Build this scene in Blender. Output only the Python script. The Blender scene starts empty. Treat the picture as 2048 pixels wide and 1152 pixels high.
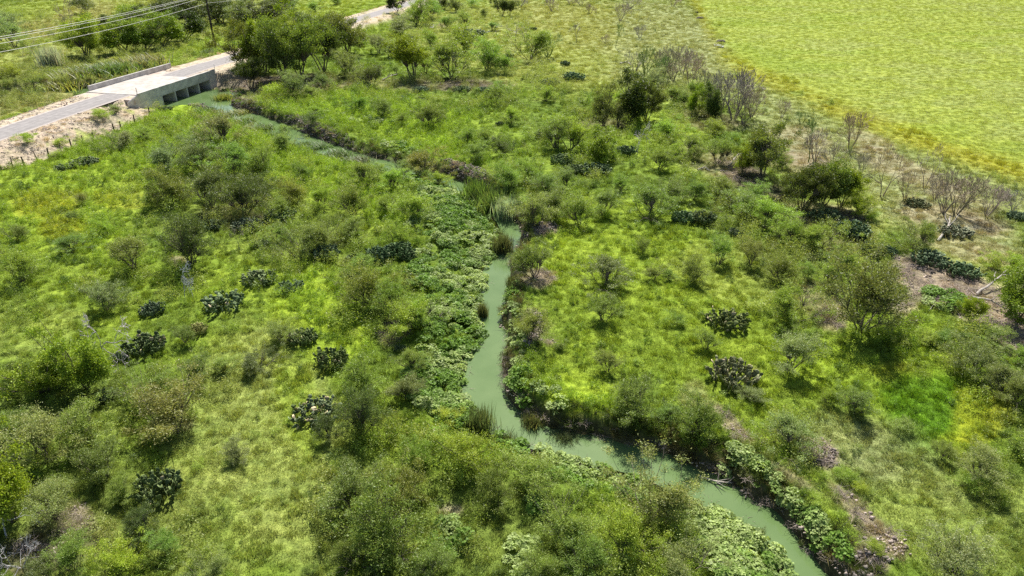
import bpy, math, random
import numpy as np
from mathutils import Vector, Matrix
C = bpy.context.scene.collection
SC = bpy.context.scene
R = math.radians
# ------------------------------------------------------------------ camera, sky, sun, exposure
CAMH, PITCH, FPX = 30.0, R(28.2), 1390.0        # FPX: focal length for a frame 2048 wide
cam = bpy.data.objects.new('camera', bpy.data.cameras.new('camera'))
C.objects.link(cam); SC.camera = cam
cam.location = (0, 0, CAMH); cam.rotation_euler = (R(90) - PITCH, 0, 0)
cam.data.sensor_width = 36; cam.data.lens = 36 * FPX / 2048
cam.data.clip_start = 0.5; cam.data.clip_end = 9000
SUN_EL, SUN_AZ = R(50), R(4)                    # azimuth measured from +Y towards +X
w = bpy.data.worlds.new('World'); SC.world = w; w.use_nodes = True
nt = w.node_tree; bg = nt.nodes['Background']
sky = nt.nodes.new('ShaderNodeTexSky'); sky.sky_type = 'NISHITA'; sky.sun_disc = False
sky.sun_elevation = SUN_EL; sky.sun_rotation = SUN_AZ; sky.air_density = 1.0; sky.dust_density = 1.2
nt.links.new(sky.outputs[0], bg.inputs[0]); bg.inputs[1].default_value = 0.066
sl = bpy.data.lights.new('sun', 'SUN'); sl.energy = 4.9; sl.angle = R(0.53); sl.color = (1.0, 0.96, 0.89)
so = bpy.data.objects.new('sun', sl); C.objects.link(so)
sd = Vector((math.sin(SUN_AZ) * math.cos(SUN_EL), math.cos(SUN_AZ) * math.cos(SUN_EL), math.sin(SUN_EL)))
so.rotation_euler = sd.to_track_quat('Z', 'Y').to_euler(); so.location = sd * 200
SC.view_settings.view_transform = 'Standard'; SC.view_settings.look = 'None'
SC.view_settings.exposure = 0.95; SC.view_settings.gamma = 1
SC.render.engine = 'CYCLES'
SC.cycles.max_bounces = 5; SC.cycles.diffuse_bounces = 3; SC.cycles.transmission_bounces = 4; SC.cycles.glossy_bounces = 2
SC.cycles.use_denoising = False

# ------------------------------------------------------------------ helpers
CP, SP = math.cos(PITCH), math.sin(PITCH)
def ray0(px, py, z=0.0):
    u = (px - 1024) / FPX; v = -(py - 576) / FPX
    dy = CP + v * SP; dz = -SP + v * CP
    t = (CAMH - z) / -dz
    return u * t, dy * t
def proj(x, y, z=0.0):
    x = np.asarray(x, float); y = np.asarray(y, float)
    D = y * CP + (CAMH - z) * SP
    D = np.maximum(D, 4.0)
    up = y * SP - (CAMH - z) * CP
    return 1024 + FPX * x / D, 576 - FPX * up / D
def sm(a, b, x):
    t = np.clip((x - a) / (b - a), 0, 1); return t * t * (3 - 2 * t)
def hsh(ix, iy, s):
    n = (ix.astype(np.int64) * 374761393 + iy.astype(np.int64) * 668265263 + s * 982451653) & 0xffffffff
    n = ((n ^ (n >> 13)) * 1274126177) & 0xffffffff
    n = n ^ (n >> 16)
    return (n & 0xffffff) / float(0xffffff)
def vn(x, y, s=0):
    x = np.asarray(x, float); y = np.asarray(y, float)
    ix = np.floor(x); iy = np.floor(y); fx = x - ix; fy = y - iy
    fx = fx * fx * (3 - 2 * fx); fy = fy * fy * (3 - 2 * fy)
    a = hsh(ix, iy, s); b = hsh(ix + 1, iy, s); c = hsh(ix, iy + 1, s); d = hsh(ix + 1, iy + 1, s)
    return (a * (1 - fx) + b * fx) * (1 - fy) + (c * (1 - fx) + d * fx) * fy
def fbm(x, y, s=0, o=4):
    r = 0; a = .5; t = 0
    for i in range(o):
        r = r + a * vn(x * 2 ** i, y * 2 ** i, s + i * 7); t += a; a *= .55
    return r / t
def pdist(x, y, P, W=None):
    """distance to a polyline P (n,2), the interpolated W at the nearest point, and the side"""
    best = np.full(np.shape(x), 1e9); bw = np.zeros(np.shape(x)); sd_ = np.zeros(np.shape(x))
    for i in range(len(P) - 1):
        ax, ay = P[i]; bx, by = P[i + 1]; dx, dy = bx - ax, by - ay
        L2 = dx * dx + dy * dy
        t = np.clip(((x - ax) * dx + (y - ay) * dy) / L2, 0, 1)
        d = np.hypot(x - ax - t * dx, y - ay - t * dy)
        m = d < best
        best = np.where(m, d, best)
        sd_ = np.where(m, np.sign(dx * (y - ay) - dy * (x - ax)), sd_)
        if W is not None: bw = np.where(m, W[i] * (1 - t) + W[i + 1] * t, bw)
    return best, bw, sd_
def smooth(P, n=4, extra=None):
    P = np.array(P, float); out = []
    Q = np.vstack([2 * P[0] - P[1], P, 2 * P[-1] - P[-2]])
    for i in range(1, len(Q) - 2):
        for k in range(n):
            t = k / n
            out.append(.5 * ((2 * Q[i]) + (-Q[i-1] + Q[i+1]) * t + (2*Q[i-1] - 5*Q[i] + 4*Q[i+1] - Q[i+2]) * t*t + (-Q[i-1] + 3*Q[i] - 3*Q[i+1] + Q[i+2]) * t**3))
    out.append(P[-1]); return np.array(out)

# ------------------------------------------------------------------ layout of creek, road, bridge
WZ, RZ = -0.9, 1.6
PZ = RZ + 0.92                                                   # top of the parapets
NP0, NP1 = np.array(ray0(275, 187.5, PZ)), np.array(ray0(429, 138.5, PZ))   # near parapet
FP0, FP1 = np.array(ray0(177, 172, PZ)), np.array(ray0(341, 126, PZ))     # far parapet
AX = (NP1 - NP0) / np.linalg.norm(NP1 - NP0)                     # along the bridge
NX = np.array([AX[1], -AX[0]])                                   # towards the near (creek) side
if np.dot(NX, NP0 - FP0) < 0: NX = -NX
BL = float(np.linalg.norm(NP1 - NP0)); BW = float(abs(np.dot(NP0 - FP0, NX)))
BC = (NP0 + NP1) / 2 - NX * BW / 2
edges = [((1800,1420),(1880,1400)),((1620,1200),(1700,1190)),((1574,1113),(1648,1141)),((1544,1075),(1606,1088)),((1498,1037),(1571,1042)),((1455,1015),(1533,1015)),
 ((1398,992),(1470,970)),((1340,968),(1402,944)),((1285,940),(1324,905)),((1225,926),(1259,892)),((1160,910),(1189,872)),((1110,893),(1130,864)),
 ((1050,882),(1087,848)),((1003,864),(1050,829)),((962,830),(1021,804)),((935,790),(1008,776)),((929,754),(1008,744)),((943,722),(1004,720)),
 ((970,690),(1013,690)),((976,672),(1015,672)),((967,640),(1002,640)),((972,600),(1010,600)),((976,560),(1021,560)),((983,530),(1021,530)),
 ((1003,508),(1034,502)),((1012,480),(1042,478)),((1009,455),(1041,456)),((998,435),(1018,428)),((972,409),(990,398)),((940,391),(953,374)),
 ((903,375),(916,359)),((865,360),(873,344)),((820,348),(826,332)),((765,338),(775,320)),((706,326),(702,301)),((649,307),(643,280)),
 ((592,287),(604,265)),((530,264),(560,246)),((478,242),(508,226)),((428,222),(455,208))]
cp_, cw_ = [], []
for a, b in edges:
    a = np.array(ray0(a[0], a[1], WZ)); b = np.array(ray0(b[0], b[1], WZ))
    cp_.append((a + b) / 2)
for i, (a, b) in enumerate(edges):
    a = np.array(ray0(a[0], a[1], WZ)); b = np.array(ray0(b[0], b[1], WZ))
    t = cp_[min(i + 1, len(cp_) - 1)] - cp_[max(i - 1, 0)]; t /= np.linalg.norm(t)
    d = b - a; cw_.append(max(.7 if a[1] < 80 else .5, abs(d[0] * t[1] - d[1] * t[0]) / 2 + (.06 if a[1] < 80 else .05 if a[0] < -24 else -.1)))
bn = BC + NX * (BW / 2 + 5)
for q, ww in ((bn + AX * -1.6, 8.6), (BC + NX * (BW / 2 - 1) + AX * .5, 7.5), (BC - NX * (BW / 2 + 1), 7.5), (BC - NX * (BW / 2 + 9), 4.5), (BC - NX * (BW / 2 + 26) - AX * 6, 3.), (BC - NX * (BW / 2 + 60) - AX * 20, 2.5)):
    cp_.append(q); cw_.append(ww)
CR = smooth(np.column_stack([np.array(cp_), np.array(cw_)]), 3)
CRP, CRW = CR[:, :2], np.maximum(CR[:, 2], .5)
r_px = [(-420, 400), (-200, 331), (0, 267.5), (110, 229.5), (230, 190), None, (400, 134), (468, 115), (590, 76), (715, 38), (790, 15.5), (880, -14), (960, -42)]
rp_ = []
for q in r_px:
    rp_.append(tuple(BC) if q is None else ray0(q[0], q[1], RZ))
rp_ = [tuple(np.array(rp_[0]) - (np.array(rp_[1]) - np.array(rp_[0])) / np.linalg.norm(np.array(rp_[1]) - np.array(rp_[0])) * 150)] + rp_
e = np.array(rp_[-1]) - np.array(rp_[-2]); e /= np.linalg.norm(e)
rp_.append(tuple(np.array(rp_[-1]) + e * 900))
i0 = 6
rp_[i0] = tuple(np.array(rp_[i0]))
RD = smooth(rp_, 6)
FENCE = np.array([ray0(a, b, 0.1) for a, b in ((-60, 356), (4, 341), (26, 336), (50, 331.5), (76, 322), (98, 315.5), (123, 305), (144, 297.5), (167, 287.5), (188, 280), (230, 264), (242, 258), (270, 247.5), (300, 232))])

def ground_h(x, y, fine=True):
    x = np.asarray(x, float); y = np.asarray(y, float)
    h = (fbm(x / 14, y / 14, 3, 3) - .5) * .9
    if fine: h = h + (fbm(x / 1.7, y / 1.7, 9, 3) - .5) * .22
    dr, _, side = pdist(x, y, RD)
    emb = 1 - sm(5.6, 10.5, dr + (fbm(x / 3, y / 3, 5, 2) - .5) * 1.2)
    h = h * (1 - emb) + (RZ - .06) * emb
    near = np.abs(dr) < 7
    dc, cw, cs = pdist(x, y, CRP, CRW)
    wob = (fbm(x / 1.6, y / 1.6, 21, 3) - .5) * .9
    sl_ = .9 + 1.1 * fbm(x / 5, y / 5, 31, 2)
    gentle = (cs > 0) * sm(128, 120, y)
    sl_ = sl_ * (1 - gentle) + (.12 + .16 * sm(1.2, 4, dc - cw)) * gentle; wob = wob * (1 - .6 * gentle)
    prof = WZ - .35 + np.maximum(0, dc - cw + .22 + wob * .7) * sl_ + .25 * sm(0, 2, dc - cw) * wob
    # raised bank shoulder
    h = h + .35 * np.exp(-((dc - cw - 2.0) / 1.6) ** 2) * (1 - emb)
    a_ = (x - BC[0]) * AX[0] + (y - BC[1]) * AX[1]; n_ = (x - BC[0]) * NX[0] + (y - BC[1]) * NX[1]
    da = np.maximum(np.maximum(-BL / 2 + BL * .20 - a_, a_ - (BL / 2 - BL * .03)), 0); dn = np.maximum(n_ - BW / 2 - 3, 0)
    bed = WZ - .12 + da * (.75 + 2.5 * (np.abs(n_) < BW / 2)) + dn * .085 + wob * .3
    h = np.where((n_ > -BW / 2 - 4) & (dn < 24), np.minimum(h, bed), h)
    return np.minimum(h, prof)
def at(px, py):
    z = 0.0
    for _ in range(5):
        x, y = ray0(px, py, z); z = float(ground_h(np.array([x]), np.array([y]), False)[0])
    return x, y, z

# ------------------------------------------------------------------ materials
def mat(name, col, rough=.85, spec=.3, build=None):
    m = bpy.data.materials.new(name); m.use_nodes = True
    b = m.node_tree.nodes['Principled BSDF']
    b.inputs['Base Color'].default_value = (*col, 1); b.inputs['Roughness'].default_value = rough
    b.inputs['Specular IOR Level'].default_value = spec
    if build: build(m.node_tree, b)
    return m
def N(t, typ, **kw):
    n = t.nodes.new(typ)
    for k, v in kw.items(): setattr(n, k, v)
    return n
def noise_mix(t, b, c1, c2, scale, detail=6, coord='Object', lo=.35, hi=.65, bump=0, bscale=None, stretch=None):
    tc = N(t, 'ShaderNodeTexCoord'); src = tc.outputs[coord]
    if stretch:
        mp = N(t, 'ShaderNodeMapping'); mp.inputs['Scale'].default_value = stretch
        t.links.new(src, mp.inputs[0]); src = mp.outputs[0]
    no = N(t, 'ShaderNodeTexNoise'); no.inputs['Scale'].default_value = scale; no.inputs['Detail'].default_value = detail
    t.links.new(src, no.inputs['Vector'])
    r = N(t, 'ShaderNodeValToRGB'); r.color_ramp.elements[0].position = lo; r.color_ramp.elements[1].position = hi
    r.color_ramp.elements[0].color = (*c1, 1); r.color_ramp.elements[1].color = (*c2, 1)
    t.links.new(no.outputs['Fac'], r.inputs[0]); t.links.new(r.outputs[0], b.inputs['Base Color'])
    if bump:
        n2 = N(t, 'ShaderNodeTexNoise'); n2.inputs['Scale'].default_value = bscale or scale * 4; n2.inputs['Detail'].default_value = 8
        t.links.new(src, n2.inputs['Vector'])
        bp = N(t, 'ShaderNodeBump'); bp.inputs['Strength'].default_value = bump; bp.inputs['Distance'].default_value = .05
        t.links.new(n2.outputs['Fac'], bp.inputs['Height']); t.links.new(bp.outputs[0], b.inputs['Normal'])
    return r
def leaf_mat(name, base, trans, fac=.38, rough=.5, spec=.35, inst=False):
    """leaf: base colour times the plant's own tint and a per-leaf variation, with light passing through"""
    m = bpy.data.materials.new(name); m.use_nodes = True; t = m.node_tree
    b = t.nodes['Principled BSDF']; out = t.nodes['Material Output']
    at_ = N(t, 'ShaderNodeAttribute'); at_.attribute_name = 'leafvar'
    def mul(a, c):
        mx = N(t, 'ShaderNodeMix'); mx.data_type = 'RGBA'; mx.blend_type = 'MULTIPLY'; mx.inputs[0].default_value = 1
        t.links.new(a, mx.inputs[6])
        if isinstance(c, tuple): mx.inputs[7].default_value = (*c, 1)
        else: t.links.new(c, mx.inputs[7])
        return mx.outputs[2]
    if inst:
        ti = N(t, 'ShaderNodeAttribute'); ti.attribute_type = 'INSTANCER'; ti.attribute_name = 'tint'; tint = ti.outputs['Color']
    else:
        oi = N(t, 'ShaderNodeObjectInfo'); tint = oi.outputs['Color']
    col = mul(at_.outputs['Color'], tint)
    t.links.new(mul(col, base), b.inputs['Base Color'])
    b.inputs['Roughness'].default_value = rough; b.inputs['Specular IOR Level'].default_value = spec
    tr = N(t, 'ShaderNodeBsdfTranslucent'); t.links.new(mul(col, trans), tr.inputs[0])
    ms = N(t, 'ShaderNodeMixShader'); ms.inputs[0].default_value = fac
    t.links.new(b.outputs[0], ms.inputs[1]); t.links.new(tr.outputs[0], ms.inputs[2]); t.links.new(ms.outputs[0], out.inputs[0])
    return m
def tcol(name, inst=False, rough=.85, spec=.2):
    m = bpy.data.materials.new(name); m.use_nodes = True; t = m.node_tree; b = t.nodes['Principled BSDF']
    a = N(t, 'ShaderNodeAttribute'); a.attribute_name = 'leafvar'
    mx = N(t, 'ShaderNodeMix'); mx.data_type = 'RGBA'; mx.blend_type = 'MULTIPLY'; mx.inputs[0].default_value = 1
    t.links.new(a.outputs['Color'], mx.inputs[6])
    if inst:
        ti = N(t, 'ShaderNodeAttribute'); ti.attribute_type = 'INSTANCER'; ti.attribute_name = 'tint'; t.links.new(ti.outputs['Color'], mx.inputs[7])
    else:
        oi = N(t, 'ShaderNodeObjectInfo'); t.links.new(oi.outputs['Color'], mx.inputs[7])
    t.links.new(mx.outputs[2], b.inputs['Base Color']); b.inputs['Roughness'].default_value = rough; b.inputs['Specular IOR Level'].default_value = spec
    return m
M = {}
M['leaf'] = leaf_mat('fine_leaf', (1, 1, 1), (1.27, 1.3, .78), .38)
M['broadleaf'] = leaf_mat('broad_leaf', (1, 1, 1), (1.3, 1.35, .55), .34, .5, .2)
M['cover'] = leaf_mat('ground_cover_leaf', (1, 1, 1), (1.27, 1.28, .78), .38, inst=True)
M['vine'] = leaf_mat('vine_leaf', (1, 1, 1), (1.2, 1.25, .45), .36, .45, .12, inst=True)
M['twig'] = tcol('twig_bark'); M['twig_i'] = tcol('litter', True)
M['pad'] = tcol('cactus_skin', False, .65, .12)
def bark_b(t, b): noise_mix(t, b, (.09, .075, .06), (.20, .17, .14), 6, bump=.5)
M['bark'] = mat('bark', (.1, .08, .06), .9, .15, bark_b)

def mesh_np(name, V, F, mats, col=None, smooth_=False):
    me = bpy.data.meshes.new(name)
    V = np.asarray(V, np.float32); F = np.asarray(F, np.int32); n = F.shape[1]
    me.vertices.add(len(V)); me.vertices.foreach_set('co', V.ravel())
    me.loops.add(F.size); me.loops.foreach_set('vertex_index', F.ravel())
    me.polygons.add(len(F)); me.polygons.foreach_set('loop_start', np.arange(0, F.size, n, dtype=np.int32))
    me.update(calc_edges=True)
    if smooth_: me.polygons.foreach_set('use_smooth', np.ones(len(F), bool))
    if col is not None:
        a = me.attributes.new('leafvar', 'FLOAT_COLOR', 'POINT')
        c = np.ones((len(V), 4), np.float32); c[:, :3] = col; a.data.foreach_set('color', c.ravel())
    for m in (mats if isinstance(mats, (list, tuple)) else [mats]): me.materials.append(m)
    me.validate(); return me
def obj(name, me, parent=None, col=None):
    o = bpy.data.objects.new(name, me); C.objects.link(o)
    if parent: o.parent = parent
    if col is not None: o.color = (*col, 1)
    return o
def tag(o, label=None, cat=None, group=None, kind=None):
    if label: o['label'] = label
    if cat: o['category'] = cat
    if group: o['group'] = group
    if kind: o['kind'] = kind
    return o
class MB:
    """collects boxes, tubes and prisms, builds them as one mesh"""
    def __init__(s): s.V = []; s.F = []
    def add(s, V, F):
        k = len(s.V); s.V += [tuple(v) for v in V]; s.F += [tuple(i + k for i in f) for f in F]
    def hexa(s, B, T):      # four bottom points, four top points
        s.add(list(B) + list(T), [(3,2,1,0), (4,5,6,7), (0,1,5,4), (1,2,6,5), (2,3,7,6), (3,0,4,7)])
    def tube(s, pts, rad, n=8, cap=True):
        pts = [Vector(p) for p in pts]; k = len(s.V); m = len(pts)
        if not hasattr(rad, '__len__'): rad = [rad] * m
        for i, p in enumerate(pts):
            d = (pts[min(i+1, m-1)] - pts[max(i-1, 0)]).normalized()
            u = d.orthogonal().normalized(); v = d.cross(u)
            for j in range(n):
                a = 2 * math.pi * j / n; s.V.append(tuple(p + (u * math.cos(a) + v * math.sin(a)) * rad[i]))
        for i in range(m - 1):
            for j in range(n):
                s.F.append((k+i*n+j, k+i*n+(j+1) % n, k+(i+1)*n+(j+1) % n, k+(i+1)*n+j))
        if cap:
            s.F.append(tuple(k + j for j in range(n))[::-1]); s.F.append(tuple(k + (m-1)*n + j for j in range(n)))
    def build(s, name, m, parent=None, bevel=0):
        me = bpy.data.meshes.new(name); me.from_pydata(s.V, [], s.F); me.update(); me.materials.append(m)
        if bevel:
            import bmesh
            b = bmesh.new(); b.from_mesh(me); bmesh.ops.bevel(b, geom=b.edges[:], offset=bevel, segments=1, affect='EDGES'); b.to_mesh(me); b.free()
        return obj(name, me, parent)
# ------------------------------------------------------------------ what grows where (positions given by where they lie in the frame)
COL = dict(lime=(.238,.33,.036), green=(.14,.215,.032), pale=(.29,.35,.10), yel=(.40,.395,.03), field=(.295,.36,.07), band=(.365,.345,.022),
 olive=(.17,.22,.05), soil=(.31,.25,.20), gravel=(.52,.43,.365), litter=(.13,.105,.075), sg=(.115,.245,.015), grey=(.29,.325,.155), mead=(.30,.345,.10), dry=(.31,.295,.13), bright=(.268,.375,.032))
# cx, cy, rx, ry, tilt(deg), colour, strength, weeds, grass
SPL = [
 # beyond the road
 (230,60,420,110,-15,'mead',.9,.35,.8),(60,180,160,60,-15,'dry',.7,.6,.7),(60,160,90,40,-15,'olive',.6,.8,.6),(120,40,120,30,-10,'dry',.6,.5,.8),(60,25,80,18,-10,'lime',.6,.5,.8),(560,60,200,40,-18,'lime',.6,.4,.9),(380,105,140,16,-18,'lime',.75,.4,.9),(250,140,70,22,-15,'dry',.8,.7,.6),(30,238,60,12,-18,'lime',.7,.3,.9),
 (640,25,150,18,-18,'field',.7,.2,.9),(850,20,260,60,-12,'lime',.55,.4,.8),
 # meadow behind, grey belt, field, yellow band
 (1130,90,330,95,5,'mead',.95,.12,.9),(1230,50,220,60,10,'dry',.3,.1,.9),(1330,120,130,110,40,'grey',.7,.12,.9),(1300,30,70,60,0,'grey',.4,.1,.9),
 # floodplain left of the creek
 (200,340,330,110,-12,'bright',.9,.85,.4),(120,400,210,110,-5,'lime',.8,.7,.6),(420,245,190,60,10,'bright',.8,.9,.3),(640,360,230,60,25,'bright',.85,.9,.3),(90,410,70,30,0,'yel',.5,.8,.5),(135,460,50,25,0,'yel',.55,.8,.4),(250,400,60,20,0,'yel',.4,.8,.4),(200,490,60,40,0,'bright',.7,.8,.5),(130,600,210,110,0,'lime',.5,.6,.8),(60,660,120,60,0,'pale',.4,.4,.9),
 (560,560,210,90,10,'lime',.8,.7,.7),(640,640,90,130,-35,'bright',.8,.8,.5),(480,700,190,60,0,'lime',.5,.5,.9),(560,900,130,250,-10,'pale',.85,.25,1.),(440,830,90,200,15,'pale',.7,.3,1.),(600,820,40,120,-15,'lime',.6,.5,.8),(400,1060,200,110,0,'pale',.45,.4,1.),(100,850,220,90,0,'olive',.6,.7,.7),(180,1050,250,120,0,'olive',.7,.6,.6),(860,900,160,60,0,'lime',.6,.8,.5),(850,1040,330,120,10,'olive',.6,.7,.6),(700,560,60,60,0,'green',.3,.6,.7),
 (500,440,240,90,10,'olive',.5,.5,.4),(470,440,80,30,0,'litter',.6,.2,.3),
 # floodplain right of the creek
 (700,225,260,30,8,'bright',.85,.85,.4),(900,270,260,60,15,'bright',.8,.85,.4),(1050,300,120,60,20,'green',.6,.6,.5),(1250,500,230,110,10,'lime',.75,.5,.85),(1180,490,110,60,20,'bright',.5,.75,.6),(1350,620,320,150,15,'lime',.6,.25,1.),(1480,560,150,60,15,'mead',.35,.2,1.),(1130,790,150,50,15,'bright',.9,.9,.4),(1200,730,140,60,0,'lime',.5,.35,1.),(1350,300,140,60,20,'lime',.6,.6,.5),(1300,230,120,40,20,'bright',.6,.7,.4),(1500,760,250,120,20,'lime',.55,.25,1.),(1700,750,160,60,20,'bright',.6,.5,.9),(1850,700,160,50,25,'bright',.55,.8,.6),(1830,770,90,35,25,'yel',.35,.8,.6),(1880,830,120,70,25,'sg',.9,.3,1.),(1960,830,60,60,30,'yel',.5,.8,.5),(1930,900,60,25,20,'yel',.3,.6,.7),(1780,960,190,100,30,'grey',.45,.3,1.),(1950,1050,170,120,10,'pale',.5,.2,1.),(1700,880,110,50,30,'grey',.5,.3,1.),(1850,1050,120,60,20,'lime',.3,.5,.8),
 (1690,480,60,110,-35,'pale',.7,.1,1.),(1750,420,80,60,-20,'mead',.8,.1,1.),(1900,450,200,70,25,'grey',.8,.1,.9),(1960,520,120,40,25,'mead',.6,.1,1.),(1700,330,260,45,25,'grey',.8,.1,.9),(1600,560,110,60,10,'olive',.4,.5,.7),(1520,470,150,50,10,'olive',.4,.5,.7),
 # under the thickets
 (570,170,130,22,-3,'litter',.8,.1,.3),(830,172,180,12,0,'soil',.5,.2,.4),(930,172,90,14,0,'litter',.6,.2,.5),(1200,250,60,16,0,'litter',.7,.2,.3),(1420,240,70,22,10,'litter',.7,.2,.4),(1440,330,90,30,15,'soil',.5,.2,.5),(1510,370,80,30,30,'litter',.8,.1,.3),(1600,330,90,30,10,'soil',.55,.1,.6),(1640,430,90,24,10,'soil',.6,.1,.5),(1700,480,50,50,30,'litter',.6,.2,.4),
 # bare soil, brush and rubble patches
 (1600,290,70,40,10,'soil',.5,.1,.7),(1820,350,120,26,25,'soil',.55,.05,.7),(1740,280,50,16,20,'soil',.5,.05,.7),(1900,440,110,30,15,'soil',.6,.05,.6),(1960,430,70,30,30,'soil',.45,.05,.6),(1900,490,80,18,20,'soil',.45,.05,.7),(2000,510,80,20,25,'soil',.4,.05,.7),
 (1870,570,90,45,25,'soil',.95,.03,.2),(1960,610,110,50,25,'soil',.9,.03,.2),(2030,670,60,40,20,'soil',.9,.05,.2),(1640,605,60,40,30,'soil',.55,.2,.5),(1660,640,30,25,0,'soil',.6,.1,.5),(1810,610,40,25,0,'soil',.7,.05,.3),(1500,740,20,10,0,'soil',.3,.2,.8),
 (1640,905,42,26,30,'soil',.95,.05,.2),(1560,950,80,14,30,'soil',.6,.2,.4),(1460,850,60,16,50,'soil',.7,.1,.4),(1700,1010,70,18,45,'soil',.7,.2,.4),(1760,1080,70,30,40,'soil',.75,.2,.4),(1740,1130,40,40,0,'soil',.9,.1,.2),
 (1065,665,20,40,0,'soil',.9,.05,.2),(1100,690,16,8,0,'soil',.7,.1,.5),(1085,468,36,10,-15,'soil',.9,.05,.2),(1060,560,36,20,10,'soil',.7,.2,.3),(1090,555,20,12,0,'soil',.8,.1,.3),(790,660,36,24,-30,'soil',.8,.1,.3),(355,525,18,10,0,'soil',.7,.1,.4),(150,880,20,14,0,'soil',.2,.1,.4),
 (150,1040,36,34,0,'soil',.6,.1,.4),(130,1080,90,40,0,'litter',.6,.1,.4),(50,1110,70,40,0,'litter',.7,.1,.4),(345,845,40,16,0,'soil',.5,.1,.5),(900,1015,26,12,0,'soil',.6,.2,.5),
 (1390,790,30,40,0,'soil',.35,.1,.7),(640,268,75,11,22,'soil',.95,.03,.2),(555,250,40,9,20,'soil',.8,.1,.3),(935,348,55,11,22,'soil',.95,.03,.2),(480,205,40,12,15,'soil',.7,.1,.5),(510,160,50,16,0,'litter',.5,.1,.5),(455,170,46,24,10,'soil',.8,.1,.3),(1455,330,50,24,0,'soil',.3,.1,.5),
 (880,52,14,5,0,'soil',.9,0,.1),
]
VINE = [ # cx, cy, rx, ry, tilt, density
 (905,400,75,42,35,1),(860,365,60,20,25,1),(920,470,90,40,10,1),(870,540,60,50,0,1),(930,560,55,70,0,.9),(900,640,65,50,0,1),(905,700,70,60,0,1),(870,760,60,60,10,1),(915,790,40,60,0,1),
 (1022,620,16,70,0,.9),(1035,720,22,50,0,1),(1030,770,28,30,0,1),(1075,800,60,22,20,1),(1015,595,22,30,0,.9),
 (1060,890,80,28,18,1),(1160,930,110,36,18,1),(1230,950,70,30,15,.9),(1440,1040,90,40,35,1.2),(1480,1090,90,60,30,1.2),(1520,1140,90,60,20,1.2),(1400,1010,50,30,30,.9),
 (1500,950,60,26,32,1),(1560,1000,70,26,40,1),(1610,1050,60,28,45,.9),(1670,1110,60,30,45,.8),(1890,605,46,24,10,1.2),
 (895,1085,36,40,0,.7),(1040,1125,34,30,0,.9),(1070,1010,30,18,0,.4),(700,305,60,7,15,.8),(760,325,70,10,8,.9),(680,235,160,8,8,.25),(800,300,60,10,20,.5),(890,345,36,8,10,.8),(960,380,10,20,0,.4),
 (640,735,16,8,0,.2),(820,200,40,5,0,.6),(560,262,30,5,20,.4),(1010,640,8,60,0,.5)]
SCRUB = [(430, 350, 190, 100, 15, .8), (620, 480, 160, 90, 10, .6), (200, 540, 200, 90, 0, .35), (760, 640, 110, 90, 0, .6), (330, 830, 130, 80, 0, .8), (110, 900, 220, 110, 0, .6), (190, 1080, 210, 110, 0, .5), (770, 1060, 170, 150, 0, .55), (950, 980, 180, 120, 10, .6), (1200, 1110, 220, 110, 0, .6), (800, 850, 130, 70, 0, .6),
 (880, 190, 260, 30, 3, .8), (1090, 160, 110, 30, 5, .8), (570, 200, 130, 20, 0, .7), (1180, 270, 200, 80, 15, .5), (1350, 190, 120, 50, 20, .6), (1080, 400, 150, 70, 10, .7), (1400, 330, 160, 60, 20, .6), (1520, 440, 160, 60, 15, .8), (1630, 520, 130, 60, 25, .9), (1580, 600, 90, 60, 20, .6), (1740, 480, 70, 40, 30, .5), (1580, 900, 120, 50, 25, .6), (1950, 760, 120, 70, 25, .6), (1900, 690, 160, 40, 15, .6), (2000, 900, 90, 120, 0, .4), (1900, 1120, 120, 60, 0, .6), (1330, 830, 150, 40, 15, .4), (900, 60, 200, 50, 0, .4), (330, 90, 200, 50, -15, .5), (60, 180, 150, 30, -18, .8), (240, 140, 100, 24, -18, .9), (520, 50, 140, 30, -10, .5), (60, 60, 90, 60, 0, .4)]
def gauss(PX, PY, cx, cy, rx, ry, tilt, nz):
    a = R(tilt); dx = PX - cx; dy = PY - cy
    u = (dx * math.cos(a) + dy * math.sin(a)) / rx; v = (-dx * math.sin(a) + dy * math.cos(a)) / ry
    d = np.sqrt(u * u + v * v) + nz
    return 1 - sm(.72, 1.22, d)
def bandline(PX):
    """row of the yellow band (centre) for a column of the frame"""
    return np.interp(PX, [1300, 1380, 1440, 1560, 1700, 1860, 2048, 2400], [-160, -20, 110, 165, 228, 283, 345, 460])
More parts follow.
